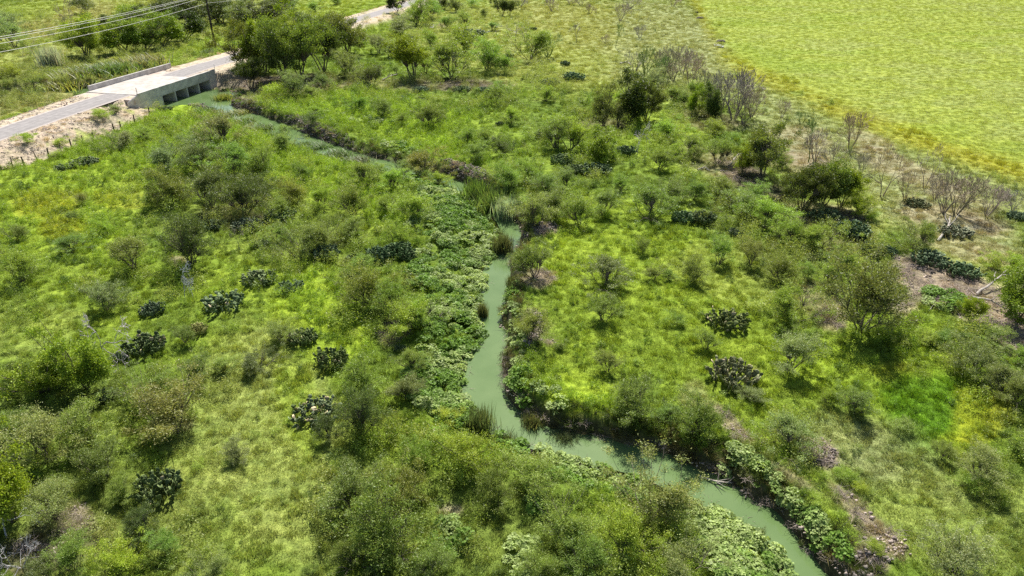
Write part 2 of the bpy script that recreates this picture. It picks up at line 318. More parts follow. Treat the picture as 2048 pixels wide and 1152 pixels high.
def cover_field(x, y):
    PX, PY = proj(x, y, 0)
    PX = np.clip(PX, -400, 2500); PY = np.clip(PY, -160, 1500)
    nz = (fbm(x / 3.2, y / 3.2, 40, 4) - .5) * .75
    n1 = fbm(x / 6, y / 6, 50, 4)
    col = np.zeros(np.shape(x) + (3,)); g = np.array(COL['green']); l = np.array(COL['lime'])
    k = sm(.3, .7, n1)[..., None]
    col[:] = g * (1 - k) + (g * .5 + l * .5) * k
    weed = .45 + .3 * sm(.4, .6, n1); grass = np.full(np.shape(x), .75)
    def lay(m, c, wv, gv):
        nonlocal col, weed, grass
        c = np.array(COL[c]) if isinstance(c, str) else c
        col = col * (1 - m[..., None]) + c * m[..., None]; weed = weed * (1 - m) + wv * m; grass = grass * (1 - m) + gv * m
    bl = bandline(PX)
    fm = sm(-25, 15, PX - 1330 - (PY + 20) * .25 + nz * 40) * sm(45, -20, PY - bl + nz * 45)
    for s in SPL[:13]: lay(gauss(PX, PY, *s[:5], nz) * s[6], s[5], s[7], s[8])
    lay(fm, 'field', 0, .9)
    t = fbm(x / 9, y / 9, 61, 4)
    lay(fm * sm(.5, .66, t) * .28, 'grey', 0, .8)
    lay(fm * sm(.55, .7, fbm(x / 30 + 9, y / 12, 66, 3)) * .55, 'lime', 0, .9)
    bandm = np.exp(-((PY - bl - 8) / np.interp(PX, [1380, 1500, 1800, 2048], [26, 20, 24, 28])) ** 2) * sm(1330, 1420, PX + nz * 60) * sm(.25, .5, n1 + .12)
    lay(bandm * .6, 'band', 0, .9)
    belt = np.exp(-((PY - bl - np.interp(PX, [1300, 1500, 2048], [90, 48, 62])) / np.interp(PX, [1300, 1500, 2048], [60, 30, 34])) ** 2) * sm(1290, 1400, PX + nz * 60)
    lay(belt * .85, 'grey', 0, .9)
    for s in SPL[13:]: lay(gauss(PX, PY, *s[:5], nz) * s[6], s[5], s[7], s[8])
    # road verge and embankment
    dr, _, side = pdist(x, y, RD)
    pat = fbm(x / 2.5, y / 2.5, 71, 4)
    lay((1 - sm(6.2, 9.0, dr + nz * 2.)) * .97, 'gravel', 0, .03)
    nearm = (side < 0).astype(float) if RSIDE < 0 else (side > 0).astype(float)
    fx = np.array([p[0] for p in FENCE]); fy = np.array([p[1] for p in FENCE])
    df, _, fs = pdist(x, y, FENCE)
    onroadside = (fs == FSIDE)
    strip = nearm * (1 - sm(17, 20, dr)) * onroadside * (y < FENCE[-1][1] + 3) * sm(-.6, .2, np.where(onroadside, df, -df) - .2 + nz)
    lay(strip * (1 - .75 * sm(.56, .66, pat)) * .95, np.array([.44, .36, .30]), .05, .1)
    pxb = np.clip(PX, 0, 2048)
    # creek margins
    dc, cw, _ = pdist(x, y, CRP, CRW); e_ = dc - cw
    lay((1 - sm(.4, 1.1, e_ + nz)) * .9, np.array([.10, .08, .06]), .25, .3)
    vine = np.zeros(np.shape(x))
    for v in VINE: vine = np.maximum(vine, gauss(PX, PY, *v[:5], nz * .8) * v[5])
    vine = vine * sm(-.3, .1, e_)
    return col, weed, grass, vine, dr, e_, PX, PY
_t = pdist(np.array([NP0[0] + NX[0] * 2]), np.array([NP0[1] + NX[1] * 2]), RD)[2][0]; RSIDE = float(_t)
_m = RD[np.argmin(np.hypot(RD[:, 0] - FENCE[6][0], RD[:, 1] - FENCE[6][1]))]
FSIDE = float(pdist(np.array([_m[0]]), np.array([_m[1]]), FENCE)[2][0])

# ------------------------------------------------------------------ ground: one sheet to the horizon
ys = [-300, -120, -40, 0]; y_ = 10.0
while y_ < 330: ys.append(y_); y_ += max(.17, .0082 * y_ ** 1.06)
while y_ < 6500: ys.append(y_); y_ *= 1.12
ys = np.array(ys); NXs = 700
s_ = np.linspace(-1, 1, NXs); core = s_
ss = np.concatenate([[-60, -20, -8, -4, -2, -1.3], core, [1.3, 2, 4, 8, 20, 60]])
wy = np.maximum(ys, 16) * .92 + 8
GX = ss[None, :] * wy[:, None]; GY = np.repeat(ys[:, None], len(ss), 1)
far = sm(330, 500, GY) + sm(400, 600, np.abs(GX)); far = np.clip(far, 0, 1)
# keep far field level
GH = ground_h(GX, GY) * (1 - np.clip(far, 0, 1) * .0)
col, weed, grass, vine, dr, ec, PX, PY = cover_field(GX, GY)
col = col * (1 - .12 * vine[..., None])
V = np.stack([GX, GY, GH], -1).reshape(-1, 3)
nr, nc = GX.shape; idx = np.arange(nr * nc).reshape(nr, nc)
F = np.stack([idx[:-1, :-1], idx[:-1, 1:], idx[1:, 1:], idx[1:, :-1]], -1).reshape(-1, 4)
def ground_build():
    m = bpy.data.materials.new('ground'); m.use_nodes = True; t = m.node_tree; b = t.nodes['Principled BSDF']
    b.inputs['Roughness'].default_value = .95; b.inputs['Specular IOR Level'].default_value = .1
    a = N(t, 'ShaderNodeAttribute'); a.attribute_name = 'leafvar'
    g = N(t, 'ShaderNodeNewGeometry'); 
    def nz(scale, det, lo, hi, c1, c2, st=(1, 1, 1)):
        mp = N(t, 'ShaderNodeMapping'); mp.inputs['Scale'].default_value = st; t.links.new(g.outputs['Position'], mp.inputs[0])
        n = N(t, 'ShaderNodeTexNoise'); n.inputs['Scale'].default_value = scale; n.inputs['Detail'].default_value = det; n.inputs['Roughness'].default_value = .65
        t.links.new(mp.outputs[0], n.inputs['Vector'])
        r = N(t, 'ShaderNodeValToRGB'); r.color_ramp.elements[0].position = lo; r.color_ramp.elements[1].position = hi
        r.color_ramp.elements[0].color = (*c1, 1); r.color_ramp.elements[1].color = (*c2, 1); t.links.new(n.outputs['Fac'], r.inputs[0]); return r.outputs[0], n
    def mul(x, y):
        mx = N(t, 'ShaderNodeMix'); mx.data_type = 'RGBA'; mx.blend_type = 'MULTIPLY'; mx.inputs[0].default_value = 1
        t.links.new(x, mx.inputs[6]); t.links.new(y, mx.inputs[7]); return mx.outputs[2]
    c1, n1 = nz(2.2, 8, .32, .62, (.50, .52, .48), (1.18, 1.15, 1.1))
    c2, n2 = nz(.22, 6, .35, .65, (.86, .9, .9), (1.1, 1.06, 1.0), (.6, 1.6, 1))
    c3, n3 = nz(.75, 5, .36, .6, (.72, .76, .66), (1.08, 1.06, 1.04), (.7, 1.5, 1))
    t.links.new(mul(mul(mul(a.outputs['Color'], c1), c2), c3), b.inputs['Base Color'])
    n4 = N(t, 'ShaderNodeTexNoise'); n4.inputs['Scale'].default_value = 3.5; n4.inputs['Detail'].default_value = 9; n4.inputs['Roughness'].default_value = .7
    t.links.new(g.outputs['Position'], n4.inputs['Vector'])
    bp = N(t, 'ShaderNodeBump'); bp.inputs['Strength'].default_value = .9; bp.inputs['Distance'].default_value = .14
    t.links.new(n4.outputs['Fac'], bp.inputs['Height']); t.links.new(bp.outputs[0], b.inputs['Normal'])
    return m
me = mesh_np('ground', V, F, ground_build(), col.reshape(-1, 3), True)
tag(obj('ground', me), kind='structure')

# ------------------------------------------------------------------ water
def water_b(t, b):
    b.inputs['Base Color'].default_value = (.175, .27, .135, 1); b.inputs['Roughness'].default_value = .09; b.inputs['IOR'].default_value = 1.33
    b.inputs['Specular IOR Level'].default_value = .5
    g = N(t, 'ShaderNodeNewGeometry'); n = N(t, 'ShaderNodeTexNoise'); n.inputs['Scale'].default_value = 1.1; n.inputs['Detail'].default_value = 5
    t.links.new(g.outputs['Position'], n.inputs['Vector'])
    bp = N(t, 'ShaderNodeBump'); bp.inputs['Strength'].default_value = .12; bp.inputs['Distance'].default_value = .06
    t.links.new(n.outputs['Fac'], bp.inputs['Height']); t.links.new(bp.outputs[0], b.inputs['Normal'])
    n2 = N(t, 'ShaderNodeTexNoise'); n2.inputs['Scale'].default_value = .45; n2.inputs['Detail'].default_value = 4; t.links.new(g.outputs['Position'], n2.inputs['Vector'])
    r = N(t, 'ShaderNodeValToRGB'); r.color_ramp.elements[0].position = .35; r.color_ramp.elements[1].position = .65
    r.color_ramp.elements[0].color = (.093, .15, .052, 1); r.color_ramp.elements[1].color = (.113, .172, .064, 1)
    t.links.new(n2.outputs['Fac'], r.inputs[0]); t.links.new(r.outputs[0], b.inputs['Base Color'])
M['water'] = mat('creek_water', (.2, .3, .15), .1, .5, water_b)
V, F = [], []
for i in range(len(CRP)):
    t_ = CRP[min(i+1, len(CRP)-1)] - CRP[max(i-1, 0)]; t_ = t_ / np.linalg.norm(t_); n_ = np.array([-t_[1], t_[0]]); ww = CRW[i] + .55
    V += [(*(CRP[i] - n_ * ww), WZ), (*(CRP[i] + n_ * ww), WZ)]
    if i: F.append((2*i-2, 2*i-1, 2*i+1, 2*i))
tag(obj('water', mesh_np('water', V, F, M['water'])), kind='structure')

# ------------------------------------------------------------------ road
def asphalt_b(t, b):
    noise_mix(t, b, (.135, .13, .135), (.185, .178, .18), 1.2, bump=.25, bscale=30)
def lanes(t, b):
    # wheel tracks along the road run in its own across-coordinate
    uv = N(t, 'ShaderNodeUVMap'); sx = N(t, 'ShaderNodeSeparateXYZ'); t.links.new(uv.outputs[0], sx.inputs[0])
    r = N(t, 'ShaderNodeValToRGB'); els = r.color_ramp.elements
    els[0].position = 0; els[0].color = (.46, .40, .35, 1); els[1].position = 1; els[1].color = (.46, .40, .35, 1)
    for p_, v_ in ((.05, (.36, .32, .295)), (.14, (.235, .217, .208)), (.3, (.265, .246, .235)), (.42, (.24, .222, .213)), (.5, (.285, .265, .253)), (.58, (.24, .222, .213)), (.72, (.27, .25, .24)), (.86, (.235, .217, .208)), (.95, (.36, .32, .295))):
        e_ = els.new(p_); e_.color = (*v_, 1)
    g = N(t, 'ShaderNodeNewGeometry'); n = N(t, 'ShaderNodeTexNoise'); n.inputs['Scale'].default_value = 1.4; n.inputs['Detail'].default_value = 8
    t.links.new(g.outputs['Position'], n.inputs['Vector'])
    ad = N(t, 'ShaderNodeMath'); ad.operation = 'MULTIPLY_ADD'; ad.inputs[1].default_value = .12; ad.inputs[2].default_value = -.06
    t.links.new(n.outputs['Fac'], ad.inputs[0]); a2 = N(t, 'ShaderNodeMath'); a2.operation = 'ADD'; t.links.new(ad.outputs[0], a2.inputs[0]); t.links.new(sx.outputs['X'], a2.inputs[1])
    t.links.new(a2.outputs[0], r.inputs[0])
    mx = N(t, 'ShaderNodeMix'); mx.data_type = 'RGBA'; mx.blend_type = 'MULTIPLY'; mx.inputs[0].default_value = .5
    t.links.new(r.outputs[0], mx.inputs[6]); t.links.new(n.outputs['Color'], mx.inputs[7])
    r2 = N(t, 'ShaderNodeValToRGB'); r2.color_ramp.elements[0].position = .3; r2.color_ramp.elements[1].position = .7; r2.color_ramp.elements[0].color = (.8, .8, .8, 1); r2.color_ramp.elements[1].color = (1.1, 1.1, 1.1, 1)
    t.links.new(n.outputs['Fac'], r2.inputs[0]); t.links.new(r2.outputs[0], mx.inputs[7]); mx.inputs[0].default_value = 1
    t.links.new(mx.outputs[2], b.inputs['Base Color'])
    n3 = N(t, 'ShaderNodeTexNoise'); n3.inputs['Scale'].default_value = 40; t.links.new(g.outputs['Position'], n3.inputs['Vector'])
    bp = N(t, 'ShaderNodeBump'); bp.inputs['Strength'].default_value = .3; bp.inputs['Distance'].default_value = .02; t.links.new(n3.outputs['Fac'], bp.inputs['Height']); t.links.new(bp.outputs[0], b.inputs['Normal'])
M['asphalt'] = mat('asphalt', (.1, .1, .1), .9, .2, lanes)
V, F, U = [], [], []
rd2 = RD
for i in range(len(rd2)):
    t_ = rd2[min(i+1, len(rd2)-1)] - rd2[max(i-1, 0)]; t_ = t_ / np.linalg.norm(t_); n_ = np.array([-t_[1], t_[0]])
    for k in range(9):
        s = (k - 4) / 4 * 3.0
        V.append((*(rd2[i] + n_ * s), RZ - .035 + .05 * (1 - abs(k - 4) / 4))); U.append((k / 8, i * .1))
        if i and k: a = i * 9 + k; F.append((a - 10, a - 9, a, a - 1))
me = mesh_np('road', V, F, M['asphalt'], None, True)
uvl = me.uv_layers.new(name='UVMap'); li = np.zeros(len(me.loops), np.int32); me.loops.foreach_get('vertex_index', li)
uvl.data.foreach_set('uv', np.array(U, np.float32)[li].ravel())
tag(obj('road', me), kind='structure')

# ------------------------------------------------------------------ concrete culvert bridge
def conc(c1, c2):
    def f(t, b): noise_mix(t, b, c1, c2, .9, 8, bump=.3, bscale=12)
    return f
M['deck'] = mat('deck_concrete', (.5, .48, .44), .85, .2, conc((.34, .31, .275), (.47, .435, .39)))
M['conc'] = mat('weathered_concrete', (.4, .39, .37), .88, .2, conc((.40, .375, .35), (.60, .565, .53)))
def bp3(a, n, z): q = BC + AX * a + NX * n; return (q[0], q[1], z)
def bbox(mb, a0, a1, n0, n1, z0, z1): mb.hexa([bp3(a0, n0, z0), bp3(a1, n0, z0), bp3(a1, n1, z0), bp3(a0, n1, z0)], [bp3(a0, n0, z1), bp3(a1, n0, z1), bp3(a1, n1, z1), bp3(a0, n1, z1)])
HB = BW / 2; HL = BL / 2
br = obj('culvert_bridge', None); tag(br, 'pale concrete box culvert bridge with four dark openings carrying the road over the creek', 'bridge')
far0 = float(np.dot(FP0 - BC, AX)); far1 = float(np.dot(FP1 - BC, AX))
o0, o1 = -HL + BL * .265, HL - BL * .105          # openings between these
pit = (o1 - o0) / 4
def bpart(name, bev, *boxes, m='conc'):
    mb = MB()
    for b_ in boxes: bbox(mb, *b_)
    return mb.build(name, M[m], br, bev)
bpart('deck_slab', 0, (-HL * .78, HL * .62, -HB + .004, HB - .304, .85, RZ + .035), m='deck')
M['fill'] = mat('dusty_gravel_fill', (.46, .39, .33), .95, .1, conc((.36, .30, .25), (.52, .44, .375)))
bpart('approach_fill', 0, (HL * .625, HL + .8, -HB + .004, HB - .304, .85, RZ - .075), m='fill'); bpart('approach_fill', 0, (-HL - .8, -HL * .785, -HB + .004, HB - .304, .85, RZ - .075), m='fill')
bpart('parapet', .03, (-HL, HL, HB - .3, HB, 1.0, PZ))
bpart('parapet', .03, (far0, far1, -HB - .3, -HB, .85, PZ))
for k in range(1, 4):
    a = o0 + k * pit; bpart('pier', .02, (a - .14, a + .14, -HB + .3, HB + .02, -1.6, .85))
bpart('abutment', 0, (-HL, o0, -HB + .3, HB, -1.6, .998)); bpart('abutment', 0, (o1, HL, -HB + .3, HB, -1.6, .998))
bpart('floor_slab', 0, (o0, o1, -HB, HB + 1.2, -1.5, -1.12))
bpart('headwall', .02, (o0 - .3, o1 + .3, HB - .28, HB + .015, .852, .996))
mb = MB(); mb.hexa([bp3(HL, HB - .3, -1.4), bp3(HL + 1.3, HB - 1.2, -1.4), bp3(HL + 1.3, HB - 1.5, -1.4), bp3(HL + .2, HB - .5, -1.4)],
                   [bp3(HL, HB - .3, PZ - .3), bp3(HL + 1.3, HB - 1.2, 1.3), bp3(HL + 1.3, HB - 1.5, 1.3), bp3(HL + .2, HB - .5, PZ - .3)]); mb.build('wing_wall', M['conc'], br)
mb = MB(); mb.hexa([bp3(-HL, HB, -1.2), bp3(-HL - 1.6, HB - .9, -1.0), bp3(-HL - 1.7, HB - 1.1, -1.0), bp3(-HL - .1, HB - .3, -1.2)],
                   [bp3(-HL, HB, PZ - .25), bp3(-HL - 1.6, HB - .9, 1.3), bp3(-HL - 1.7, HB - 1.1, 1.3), bp3(-HL - .1, HB - .3, PZ - .25)]); mb.build('wing_wall', M['conc'], br)
# marker posts at the bridge ends
M['postm'] = mat('post_metal', (.35, .34, .33), .6, .4); M['dkpost'] = mat('dark_post', (.07, .05, .04), .8, .2); M['amber'] = mat('amber_band', (.7, .38, .03), .5, .4); M['whitep'] = mat('white_paint', (.75, .75, .74), .6, .3)
for (px, py, hh, lab, m1) in ((273.5, 184, 1.3, 'dark delineator post with an amber band at the left end of the near bridge wall', 'dkpost'), (429, 136, 1.3, 'thin pale marker post at the right end of the near bridge wall', 'whitep'),
                      (340, 124, 1.2, 'leaning pale marker post at the right end of the far bridge wall', 'whitep'), (310, 131, .7, 'short dark marker post behind the far bridge wall', 'dkpost')):
    x, y = ray0(px, py, PZ - .2); z = 1.4
    p = obj('marker_post', None); p.location = (x, y, z); tag(p, lab, 'marker post', 'marker posts at the bridge')
    mb = MB(); mb.tube([(0, 0, -.1), (-.05 if 'lean' in lab else 0, 0, hh + .35)], .05, 8); mb.build('post', M[m1], p)
    if 'amber' in lab:
        mb = MB(); mb.tube([(0, 0, hh), (0, 0, hh + .22)], .055, 8); mb.build('reflector_band', M['amber'], p)

# ------------------------------------------------------------------ fence
M['wood'] = mat('fence_wood', (.09, .07, .055), .9, .1, lambda t, b: noise_mix(t, b, (.05, .04, .03), (.14, .11, .09), 8))
M['wire'] = mat('fence_wire', (.22, .2, .19), .5, .5)
rf = random.Random(4)
fe = obj('wire_fence', None); tag(fe, 'old wire fence on dark leaning posts along the foot of the gravel embankment', 'fence')
tops = []
for i, (x, y) in enumerate(FENCE):
    z = float(ground_h(np.array([x]), np.array([y]), False)[0]); lx, ly = rf.uniform(-.22, .12), rf.uniform(-.1, .1); thick = .11 if i % 2 == 1 or i > 9 else .07
    mb = MB(); hh = rf.uniform(1.25, 1.5)
    mb.tube([(x, y, z - .4), (x + lx * .5, y + ly * .5, z + hh * .5), (x + lx, y + ly, z + hh)], [thick, thick * .95, thick * .8], 7); mb.build('post', M['wood'], fe)
    tops.append((x, y, z, lx, ly, hh))
for k in (.35, .62, .9):
    mb = MB(); pts = []
    for (x, y, z, lx, ly, hh) in tops: pts.append((x + lx * k, y + ly * k, z + hh * k))
    mb.tube(pts, .012, 4, False); mb.build('wire', M['wire'], fe)

# ------------------------------------------------------------------ utility pole and its wires
M['pole'] = mat('creosoted_pole', (.045, .035, .03), .85, .15, lambda t, b: noise_mix(t, b, (.02, .017, .015), (.07, .055, .045), 5, stretch=(1, 1, .1)))
px0, py0, pz0 = at(431, 96)
PH = 12.7
po = obj('utility_pole', None); po.location = (px0, py0, pz0); tag(po, 'tall dark wooden utility pole on the grass verge beyond the concrete bridge', 'utility pole')
mb = MB(); mb.tube([(0, 0, -.5), (0, 0, PH)], [.30, .21], 12); mb.build('pole_shaft', M['pole'], po)
ca = Matrix.Rotation(math.atan2(AX[1], AX[0]) + math.pi / 2, 4, 'Z')
mb = MB(); u = Vector((NX[0], NX[1], 0)); s2 = Vector((AX[0], AX[1], 0))
def xb(c, hl, ht, hz): return [c - u*hl - s2*ht + Vector((0,0,-hz)), c + u*hl - s2*ht + Vector((0,0,-hz)), c + u*hl + s2*ht + Vector((0,0,-hz)), c - u*hl + s2*ht + Vector((0,0,-hz))], [c - u*hl - s2*ht + Vector((0,0,hz)), c + u*hl - s2*ht + Vector((0,0,hz)), c + u*hl + s2*ht + Vector((0,0,hz)), c - u*hl + s2*ht + Vector((0,0,hz))]
mb.hexa(*xb(Vector((0, 0, PH - .5)) - s2 * .17, 1.25, .06, .06)); mb.build('crossarm', M['pole'], po)
for k in (-1.15, -.45, 1.15):
    mb = MB(); q = u * k + Vector((0, 0, PH - .44)) - s2 * .17; mb.tube([q, q + Vector((0, 0, .16))], [.05, .035], 8); mb.build('insulator', M['whitep'], po)
M['cable'] = mat('aluminium_cable', (.62, .60, .56), .45, .6)
top = Vector((px0, py0, pz0)); d0 = -s2
wl = [('upper left', u * -1.15 + Vector((0, 0, PH - .26))), ('upper middle', u * -.45 + Vector((0, 0, PH - .26))), ('upper right', u * 1.15 + Vector((0, 0, PH - .26))), ('low', Vector((0, 0, PH - 2.0)) + u * .2)]
WL = ['top overhead cable, uppermost of the four crossing the upper left corner', 'second overhead cable from the top, just under the uppermost one', 'third overhead cable from the top in the upper left corner', 'lowest overhead cable of the four, hanging well below the others']
WIRE_OFF = 0.0
for (nm, off), lb in zip(wl, WL):
    sag_ = {'upper left': 1.0, 'upper middle': 1.25, 'upper right': 1.75, 'low': 1.5}[nm]; mb = MB()
    a = top + off
    for sgn, L in ((-1, 95), (1, 110)):
        b_ = a + s2 * sgn * L + Vector((0, 0, -.8 if sgn < 0 else 0)) + u * (WIRE_OFF if sgn < 0 else -3)
        pts = [a.lerp(b_, i / 24) - Vector((0, 0, 4 * sag_ * (i / 24) * (1 - i / 24))) for i in range(25)]
        mb.tube(pts, .03, 5, False)
    o = mb.build('overhead_cable', M['cable']); tag(o, lb, 'cable', 'overhead cables along the road')
# ------------------------------------------------------------------ plants: prototype meshes
def unit(v): return v / (np.linalg.norm(v, axis=-1, keepdims=True) + 1e-9)
class Grow:
    def __init__(s, seed): s.r = random.Random(seed); s.n = np.random.RandomState(seed); s.seg = []; s.tips = []
    def rec(s, p, d, L, r, k, spread, up, ratio, kink, nb=(2, 3)):
        q = p
        for j in range(2):
            d = unit(d + s.n.normal(0, kink, 3) + np.array([0, 0, up])); q = p + d * L / 2
            s.seg.append((p, q, r, r * .86)); p = q; r *= .86
            if k <= 2: s.tips.append((p, d, k))
        if k == 0: return
        for i in range(s.r.randint(*nb)):
            dd = unit(d + s.n.normal(0, spread, 3)); s.rec(p, dd, L * ratio * s.r.uniform(.75, 1.15), r * .74, k - 1, spread, up, ratio, kink, nb)
def tubes(segs, n, rmin=0.0):
    P0 = np.array([a for a, b, c, d in segs]); P1 = np.array([b for a, b, c, d in segs]); r0 = np.array([c for a, b, c, d in segs]); r1 = np.array([d for a, b, c, d in segs])
    r0 = np.maximum(r0, rmin); r1 = np.maximum(r1, rmin)
    D = unit(P1 - P0); H = np.where(np.abs(D[:, 2:3]) > .9, np.array([[1., 0, 0]]), np.array([[0, 0, 1.]])); U = unit(np.cross(D, H)); W = np.cross(D, U)
    V = []
    for P, r in ((P0, r0), (P1, r1)):
        for j in range(n):
            a = 2 * math.pi * j / n; V.append(P + (U * math.cos(a) + W * math.sin(a)) * r[:, None])
    V = np.stack(V, 1).reshape(-1, 3); m = len(segs); k = np.arange(m) * 2 * n
    F = np.concatenate([np.stack([k + j, k + (j + 1) % n, k + n + (j + 1) % n, k + n + j], -1) for j in range(n)])
    return V, F
def leaves(rng, P, ln, wd, up=.0, var=.25, flat=0., axis=None, warm=.0):
    n = len(P)
    A = unit(rng.normal(0, 1, (n, 3)) * np.array([1, 1, 1 - flat]) + (axis if axis is not None else 0)); B = rng.normal(0, 1, (n, 3)) * np.array([1, 1, 1 - flat]); S = unit(np.cross(A, B) if flat < .5 else B - A * (A * B).sum(1, keepdims=True))
    l = ln * rng.uniform(.6, 1.3, (n, 1)); w_ = wd * rng.uniform(.7, 1.3, (n, 1))
    V = np.stack([P - A * l / 2, P + S * w_ / 2 - A * l * .08, P + A * l / 2, P - S * w_ / 2 - A * l * .08], 1).reshape(-1, 3)
    F = np.arange(4 * n).reshape(n, 4)
    v = rng.uniform(1 - var, 1 + var, (n, 1)); c = np.repeat(np.concatenate([v * (1 + warm * rng.uniform(-1, 1, (n, 1))), v, v * .95], 1), 4, 0)
    return V, F, c
def cluster(rng, tips, per, sx, sz, drop=0):
    T = np.array([t[0] for t in tips]); n = len(T); k = np.maximum(1, (per * rng.uniform(.4, 1.6, n)).astype(int))
    idx = np.repeat(np.arange(n), k); P = T[idx] + rng.normal(0, 1, (len(idx), 3)) * np.array([sx, sx, sz]) + np.array([0, 0, drop])
    cv = rng.uniform(.82, 1.18, n)[idx]; return P, cv
PROTO = {}
def norm_(Vc, Vt, z0=True):
    """scale so that the crown is one unit across and one unit high, trunk base at the origin"""
    lo, hi = np.percentile(Vc, 2, 0), np.percentile(Vc, 98, 0)
    w_ = max((hi[0] - lo[0]), (hi[1] - lo[1])); cx, cy = (hi[0] + lo[0]) / 2, (hi[1] + lo[1]) / 2
    S = np.array([1 / w_, 1 / w_, 1 / hi[2]]); O = np.array([cx * .6, cy * .6, 0])
    return (Vc - O) * S, (Vt - O) * S if Vt is not None else None
def proto(kind, seed, tk, lk, crown='crown', trunk='trunk', tmat='bark', lmat='leaf'):
    g, rng, LV = tk, np.random.RandomState(seed), lk
    Vt, Ft = tubes([s for s in g.seg if s[2] > .012], 5, .014)
    Vc, Fc, cc = LV
    Vc2, Vt2 = norm_(Vc, Vt)
    PROTO.setdefault(kind, []).append(((trunk, mesh_np(trunk, Vt2, Ft, M[tmat], np.full((len(Vt2), 3), 1.))), (crown, mesh_np(crown, Vc2, Fc, M[lmat], cc))))
def lobed(seed, n, zc, rz, zmin, lob, inner):
    """clump centres in a lobed dome one unit across and one high"""
    rng = np.random.RandomState(seed); out = []
    lobes = [(rng.uniform(0, 6.28), rng.uniform(-.2, .9), rng.uniform(-lob, lob)) for _ in range(7)]
    holes = [(np.array([rng.uniform(-.45, .45), rng.uniform(-.45, .45), zc + rng.uniform(-.35, .45)]), rng.uniform(.10, .19)) for _ in range(9)]
    while len(out) < n:
        d = unit(rng.normal(0, 1, 3)); rr = rng.rand() ** inner
        k = 1 - lob * .6
        for la, le, am in lobes:
            v = np.array([math.cos(la) * math.cos(le), math.sin(la) * math.cos(le), math.sin(le)]); k += am * max(0, float(d @ v)) ** 3
        p = np.array([d[0] * .5 * rr * k, d[1] * .5 * rr * k, zc + d[2] * rz * rr * k])
        if p[2] > zmin and not any(np.linalg.norm(p - h_) < hr for h_, hr in holes): out.append(p)
    out = np.array(out); out[:, :2] *= np.array([1.08, rng.uniform(.72, .95)]); out[:, :2] += (out[:, 2:3] - .3) * rng.uniform(-.18, .18, (1, 2))
    q = np.percentile(out, 97, 0); p_ = np.percentile(out, 3, 0); out[:, :2] -= (q + p_)[:2] * .35; out[:, :2] *= .92 / max(q[0] - p_[0], q[1] - p_[1]); out[:, 2] *= .94 / q[2]
    return out
def limbs(seed, T, nst, base, sc):
    """stems from the ground to groups of clumps, then a branch to every clump; metres = unit * sc"""
    rng = np.random.RandomState(seed); cen = T[rng.permutation(len(T))[:nst]].copy()
    for _ in range(6):
        a = np.argmin(((T[:, None] - cen[None]) ** 2).sum(-1), 1)
        for k in range(nst):
            if (a == k).any(): cen[k] = T[a == k].mean(0)
    segs = []
    def curve(p, q, r0, r1, bend, n=4):
        m = (p + q) / 2 + rng.normal(0, bend, 3) * np.linalg.norm(q - p); m[2] += .08 * np.linalg.norm(q - p); pr = p
        for i in range(1, n + 1):
            t = i / n; x = (1-t)**2 * p + 2*t*(1-t) * m + t*t * q; ra = r0 + (r1 - r0) * (i - 1) / n; rb = r0 + (r1 - r0) * i / n; segs.append((pr, x, ra, rb)); pr = x
    for k in range(nst):
        M_ = np.nonzero(a == k)[0]
        if not len(M_): continue
        b0 = np.array([rng.normal(0, base), rng.normal(0, base), -.04]); c = cen[k]; j = b0 * .45 + c * .55; j[2] = max(j[2] * .9, .1)
        curve(b0, j, .013, .008, .14); 
        for m in M_: curve(j, T[m], .006, .002, .16, 3)
    return segs
def treeproto(kind, seed, T, nst, base, nl, sx, sz, ln, wd, flat, var, lm, crown='crown', trunk='trunk', rad=1.0, warm=.1):
    rng = np.random.RandomState(seed); tips = [(p, None, 0) for p in T]
    P, cv = cluster(rng, tips, nl / len(T), sx, sz)
    m_ = rng.rand(len(P)) < .22; k_ = rng.randint(0, len(T), len(P)); P[m_] = P[m_] + unit(P[m_] - np.array([0, 0, .3])) * rng.exponential(.055, (m_.sum(), 1)); P[:, 2] = np.abs(P[:, 2])
    hi = T[:, 2].max(); hz = sm(.0, 1.0, (P[:, 2]) / hi)
    V_, F_, c_ = leaves(rng, P, ln, wd, flat=flat, var=var, warm=warm, axis=unit(P - np.array([0, 0, .2])) * .8)
    c_ *= np.repeat(cv, 4)[:, None]
    segs = [(a, b, c * rad, d * rad) for a, b, c, d in limbs(seed, T, nst, base, 5)]
    Vt, Ft = tubes(segs, 5)
    PROTO.setdefault(kind, []).append(((trunk, mesh_np(trunk, Vt, Ft, M['bark'], np.ones((len(Vt), 3)))), (crown, mesh_np(crown, V_, F_, M[lm], c_))))
for s in range(8):                                    # mesquite: feathery crown, low bush form and stemmed form
    if s % 2 == 0: T = lobed(100 + s, 135, .36, .58, .05, .85, .55); treeproto('M', 100 + s, T, 8, .03, 15000, .042, .030, .031, .0115, .3, .32, 'leaf', rad=.8)
    else: T = lobed(100 + s, 115, .50, .48, .10, .8, .5); treeproto('M', 100 + s, T, 6, .02, 12000, .042, .030, .031, .0110, .3, .32, 'leaf')
for s in range(5):                                    # broadleaf: heavy crown in bulging clumps
    T = lobed(200 + s, 95, (.46, .56)[s % 2], (.50, .42)[s % 2], (.06, .14)[s % 2], .7, .4); treeproto('D', 200 + s, T, 5, .02, 18000, .044, .034, .026, .018, .3, .3, 'broadleaf', rad=1.2)
